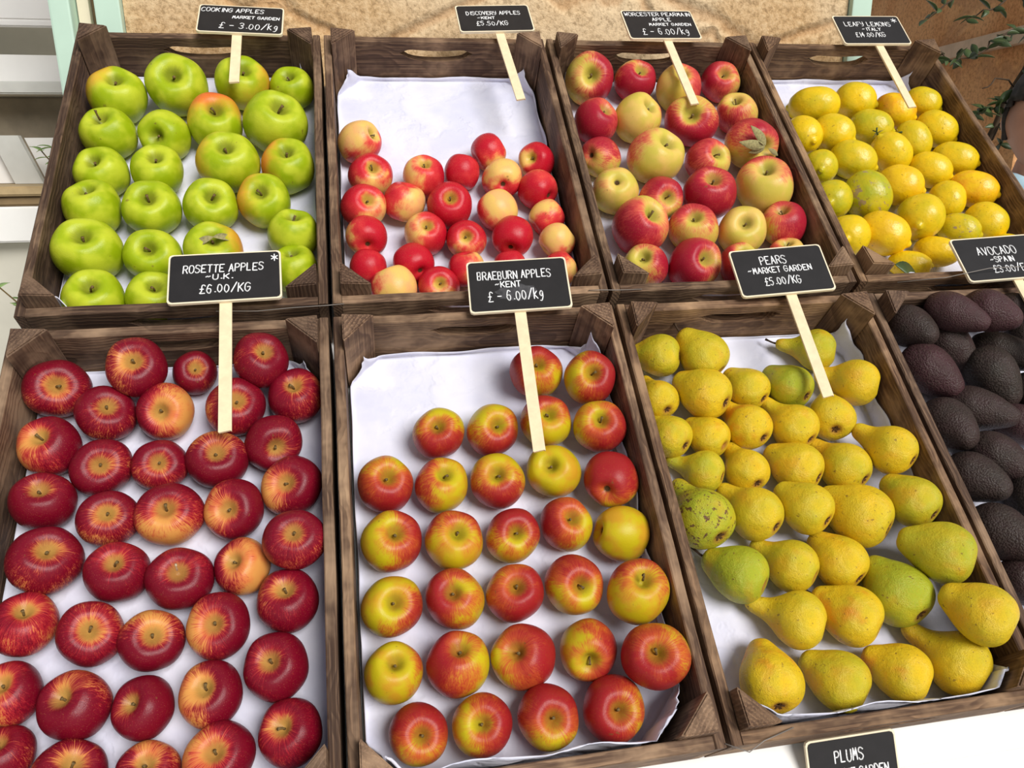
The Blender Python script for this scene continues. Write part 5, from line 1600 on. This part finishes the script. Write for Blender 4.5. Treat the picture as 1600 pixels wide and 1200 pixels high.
SKIN = plain('warm_skin', lin(206, 150, 126), .5, .35, .06, 14)
HAIR = plain('dark_grey_hair', lin(62, 54, 50), .6, .4, .35, 60)
NAVY = plain('dark_blue_top', lin(52, 60, 84), .85, .1, .12, 20)
PALEB = plain('pale_blue_scarf', lin(176, 206, 220), .85, .1, .1, 20)
DENIM = plain('dark_trousers', lin(48, 48, 56), .85, .1, .12, 20)
SHOE = plain('black_shoes', lin(30, 28, 28), .5, .4, .1, 20)
EYEW = plain('eye_white', lin(235, 232, 228), .25, .5, .02, 5)
EYED = plain('dark_iris', lin(50, 36, 28), .2, .5, .1, 20)
LIP = plain('lips', lin(170, 92, 88), .45, .4, .05, 20)


def head_bm():
    """head built from a sphere; face towards -Y, centre between the ears"""
    bm = bmesh.new()
    bmesh.ops.create_uvsphere(bm, u_segments=48, v_segments=36, radius=1)
    g = lambda x, s: math.exp(-x * x / (2 * s * s))
    for v in bm.verts:
        x, y, z = v.co
        jaw = max(0, -z)
        sx_ = .076 * (1 - .26 * jaw ** 1.5)
        sy_ = .098 * (1 - .10 * jaw)
        q = Vector((x * sx_, y * sy_, z * .118))
        if y < 0:
            f = min(1, -y * 1.4)
            q.y += .010 * f * g(x, .5) * (1 if z < .1 else .4)
            q.y -= .026 * g(x, .13) * g(z + .22, .11) * f            # nose tip
            q.y -= .012 * g(x, .10) * g(z - .02, .20) * f            # bridge
            for s_ in (-1, 1):
                q.y += .013 * g(x - s_ * .40, .17) * g(z - .06, .10) * f   # eye sockets
                q.y -= .006 * g(x - s_ * .40, .22) * g(z - .24, .07) * f   # brows
                q.y -= .006 * g(x - s_ * .45, .18) * g(z + .26, .16) * f   # cheeks
            q.y -= .008 * g(x, .22) * g(z + .52, .05) * f            # upper lip
            q.y += .004 * g(x, .26) * g(z + .585, .02) * f
            q.y -= .008 * g(x, .20) * g(z + .64, .05) * f            # lower lip
            q.y -= .012 * g(x, .22) * g(z + .92, .14) * f            # chin
        for s_ in (-1, 1):                                           # ears
            k = g(x - s_ * .98, .16) * g(y - .08, .14) * g(z + .05, .22)
            q.x += s_ * .018 * k
            q.y += .010 * k
        v.co = q
    return bm


PX, PY = 1.650, .53
per = empty('person', Matrix.Translation((PX, PY, 0)) @ Matrix.Rotation(-.75, 4, 'Z'))
tag(per, 'person in dark blue top and pale blue scarf, right edge beyond the lemons', 'person')
HZ = 1.575
N = {}
N['pelvis'] = (0, 0, .93, .135, .10)
N['waist'] = (0, 0, 1.06, .125, .09)
N['chest'] = (0, 0, 1.24, .145, .10)
N['collar'] = (0, .01, 1.37, .10, .075)
N['neck'] = (0, .012, 1.44, .052, .054)
N['skull'] = (0, .006, 1.53, .05, .055)
E_ = [('pelvis', 'waist'), ('waist', 'chest'), ('chest', 'collar'), ('collar', 'neck'), ('neck', 'skull')]
for s_, n_ in ((-1, 'r'), (1, 'l')):
    N['sh' + n_] = (s_ * .155, .01, 1.345, .056, .056)
    N['el' + n_] = (s_ * .215, .03, 1.08, .042, .042)
    N['wr' + n_] = (s_ * .215, -.03, .86, .028, .024)
    N['pa' + n_] = (s_ * .213, -.04, .80, .034, .018)
    N['kn' + n_] = (s_ * .095, -.01, .50, .058, .058)
    N['hip' + n_] = (s_ * .09, 0, .84, .088, .088)
    N['an' + n_] = (s_ * .10, .01, .09, .036, .038)
    N['he' + n_] = (s_ * .10, -.02, .045, .036, .034)
    N['to' + n_] = (s_ * .11, -.15, .030, .036, .022)
    E_ += [('collar', 'sh' + n_), ('sh' + n_, 'el' + n_), ('el' + n_, 'wr' + n_), ('wr' + n_, 'pa' + n_), ('pelvis', 'hip' + n_), ('hip' + n_, 'kn' + n_), ('kn' + n_, 'an' + n_), ('an' + n_, 'he' + n_), ('he' + n_, 'to' + n_)]
body = skin('body', N, E_, 'pelvis')
bm = bmesh.new()
bm.from_mesh(body)
for s_ in (-1, 1):      # five separate fingers on each hand
    for f_, (fx, fl, fr) in enumerate(((-.024, .066, .0075), (-.008, .076, .008), (.008, .072, .008), (.023, .056, .007))):
        tube(bm, [(s_ * .213 + .3 * fx * s_, -.04 + fx, .785), (s_ * .213 + .3 * fx * s_, -.046 + fx, .785 - fl * .5), (s_ * .205, -.052 + fx, .785 - fl * .85), (s_ * .200, -.056 + fx, .785 - fl)], [fr, fr, fr * .9, fr * .6], 8)
    tube(bm, [(s_ * .205, -.06, .83), (s_ * .198, -.082, .80), (s_ * .195, -.09, .775), (s_ * .194, -.091, .76)], [.011, .010, .009, .006], 8)
hb = head_bm()
for v in hb.verts:
    v.co = v.co + Vector((0, -.012, HZ))
tmp = bpy.data.meshes.new('tmp')
hb.to_mesh(tmp)
hb.free()
bm.from_mesh(tmp)
me = mesh(bm, 'body', True)
link('body', me, SKIN, per)
for s_ in (-1, 1):
    bm = bmesh.new()
    bmesh.ops.create_uvsphere(bm, u_segments=16, v_segments=12, radius=.0115)
    e1 = link('eye', mesh(bm, 'eye', True), EYEW, per)
    e1.location = (s_ * .030, -.0905, HZ + .008)
    bm = bmesh.new()
    bmesh.ops.create_uvsphere(bm, u_segments=32, v_segments=32, radius=.0131)
    bmesh.ops.delete(bm, geom=[v for v in bm.verts if -.0042 + 8 * v.co.x ** 2 < v.co.z < .0034 - 12 * v.co.x ** 2 and v.co.y < 0], context='VERTS')
    lid = link('eyelids', mesh(bm, 'eyelids', True), SKIN, per)
    lid.location = (s_ * .030, -.0905, HZ + .008)
    bm = bmesh.new()
    tube(bm, [(s_ * .014, -.1045, HZ + .026), (s_ * .024, -.107, HZ + .031), (s_ * .036, -.102, HZ + .031), (s_ * .046, -.091, HZ + .026)], [.002, .0035, .0032, .0015], 6)
    link('eyebrow', mesh(bm, 'eyebrow', True), HAIR, per)
    bm = bmesh.new()
    bmesh.ops.create_uvsphere(bm, u_segments=14, v_segments=10, radius=.0055)
    e2 = link('iris', mesh(bm, 'iris', True), EYED, e1)
    e2.location = (0, -.0072, 0)
bm = bmesh.new()
tube(bm, [(-.030, -.094, HZ - .058), (-.015, -.106, HZ - .067), (0, -.109, HZ - .069), (.015, -.106, HZ - .067), (.030, -.094, HZ - .058)], [.002, .0055, .0065, .0055, .002], 8)
link('mouth', mesh(bm, 'mouth', True), LIP, per)
bm = bmesh.new()            # hair: a cap that stops at the hairline
bmesh.ops.create_uvsphere(bm, u_segments=44, v_segments=32, radius=1)
rem = []
for v in bm.verts:
    x, y, z = v.co
    n_ = noise.noise(Vector((x * 6, y * 6, z * 2)))
    v.co = Vector((x * (.090 + .006 * n_), y * (.112 + .006 * n_) + .004, z * (.132 + .010 * n_) + .008))
    hl = .50 - .35 * abs(x) if y < -.15 else -.45
    if z < hl - max(0, .2 - abs(y)) * 0:
        rem.append(v)
bmesh.ops.delete(bm, geom=rem, context='VERTS')
hair = link('hair', mesh(bm, 'hair', True), HAIR, per)
hair.location = (0, -.012, HZ)
sm_ = hair.modifiers.new('thickness', 'SOLIDIFY')
sm_.thickness = .012
T = {k: N[k] for k in ('pelvis', 'waist', 'chest', 'collar')}
T = {k: (v[0], v[1], v[2], v[3] + (.04 if k == 'collar' else .012), v[4] + (.036 if k == 'collar' else .014)) for k, v in T.items()}
T['nk'] = (0, .012, 1.405, .074, .072)
TE_ = [('pelvis', 'waist'), ('waist', 'chest'), ('chest', 'collar'), ('collar', 'nk')]
for n_ in 'rl':
    for k in ('sh', 'el', 'wr'):
        v = N[k + n_]
        z = v[2] + (.03 if k == 'wr' else 0)
        T[k + n_] = (v[0], v[1], z, v[3] + .011, v[4] + .011)
    TE_ += [('collar', 'sh' + n_), ('sh' + n_, 'el' + n_), ('el' + n_, 'wr' + n_)]
link('top', skin('top', T, TE_, 'pelvis'), NAVY, per)
T = {}
TE_ = []
T['pelvis'] = (0, 0, .90, .142, .112)
for n_ in 'rl':
    for k in ('hip', 'kn', 'an'):
        v = N[k + n_]
        T[k + n_] = (v[0], v[1], v[2], v[3] + .013, v[4] + .013)
    TE_ += [('pelvis', 'hip' + n_), ('hip' + n_, 'kn' + n_), ('kn' + n_, 'an' + n_)]
link('trousers', skin('trousers', T, TE_, 'pelvis'), DENIM, per)
for n_ in 'rl':
    v, w_ = N['he' + n_], N['to' + n_]
    link('shoe', skin('shoe', {'a': (v[0], v[1] + .02, .048, .048, .042), 'b': (v[0], v[1] - .05, .042, .05, .036), 'c': (w_[0], w_[1] - .01, .036, .046, .030)}, [('a', 'b'), ('b', 'c')], 'a'), SHOE, per)
bm = bmesh.new()
ring = [(math.cos(a) * .085, math.sin(a) * .078 + .006, 1.425 + .02 * math.sin(a * 2) - .018 * math.cos(a - 4.7)) for a in [2 * math.pi * k / 20 for k in range(21)]]
tube(bm, ring, .030, 10)
link('scarf', mesh(bm, 'scarf', True), PALEB, per)
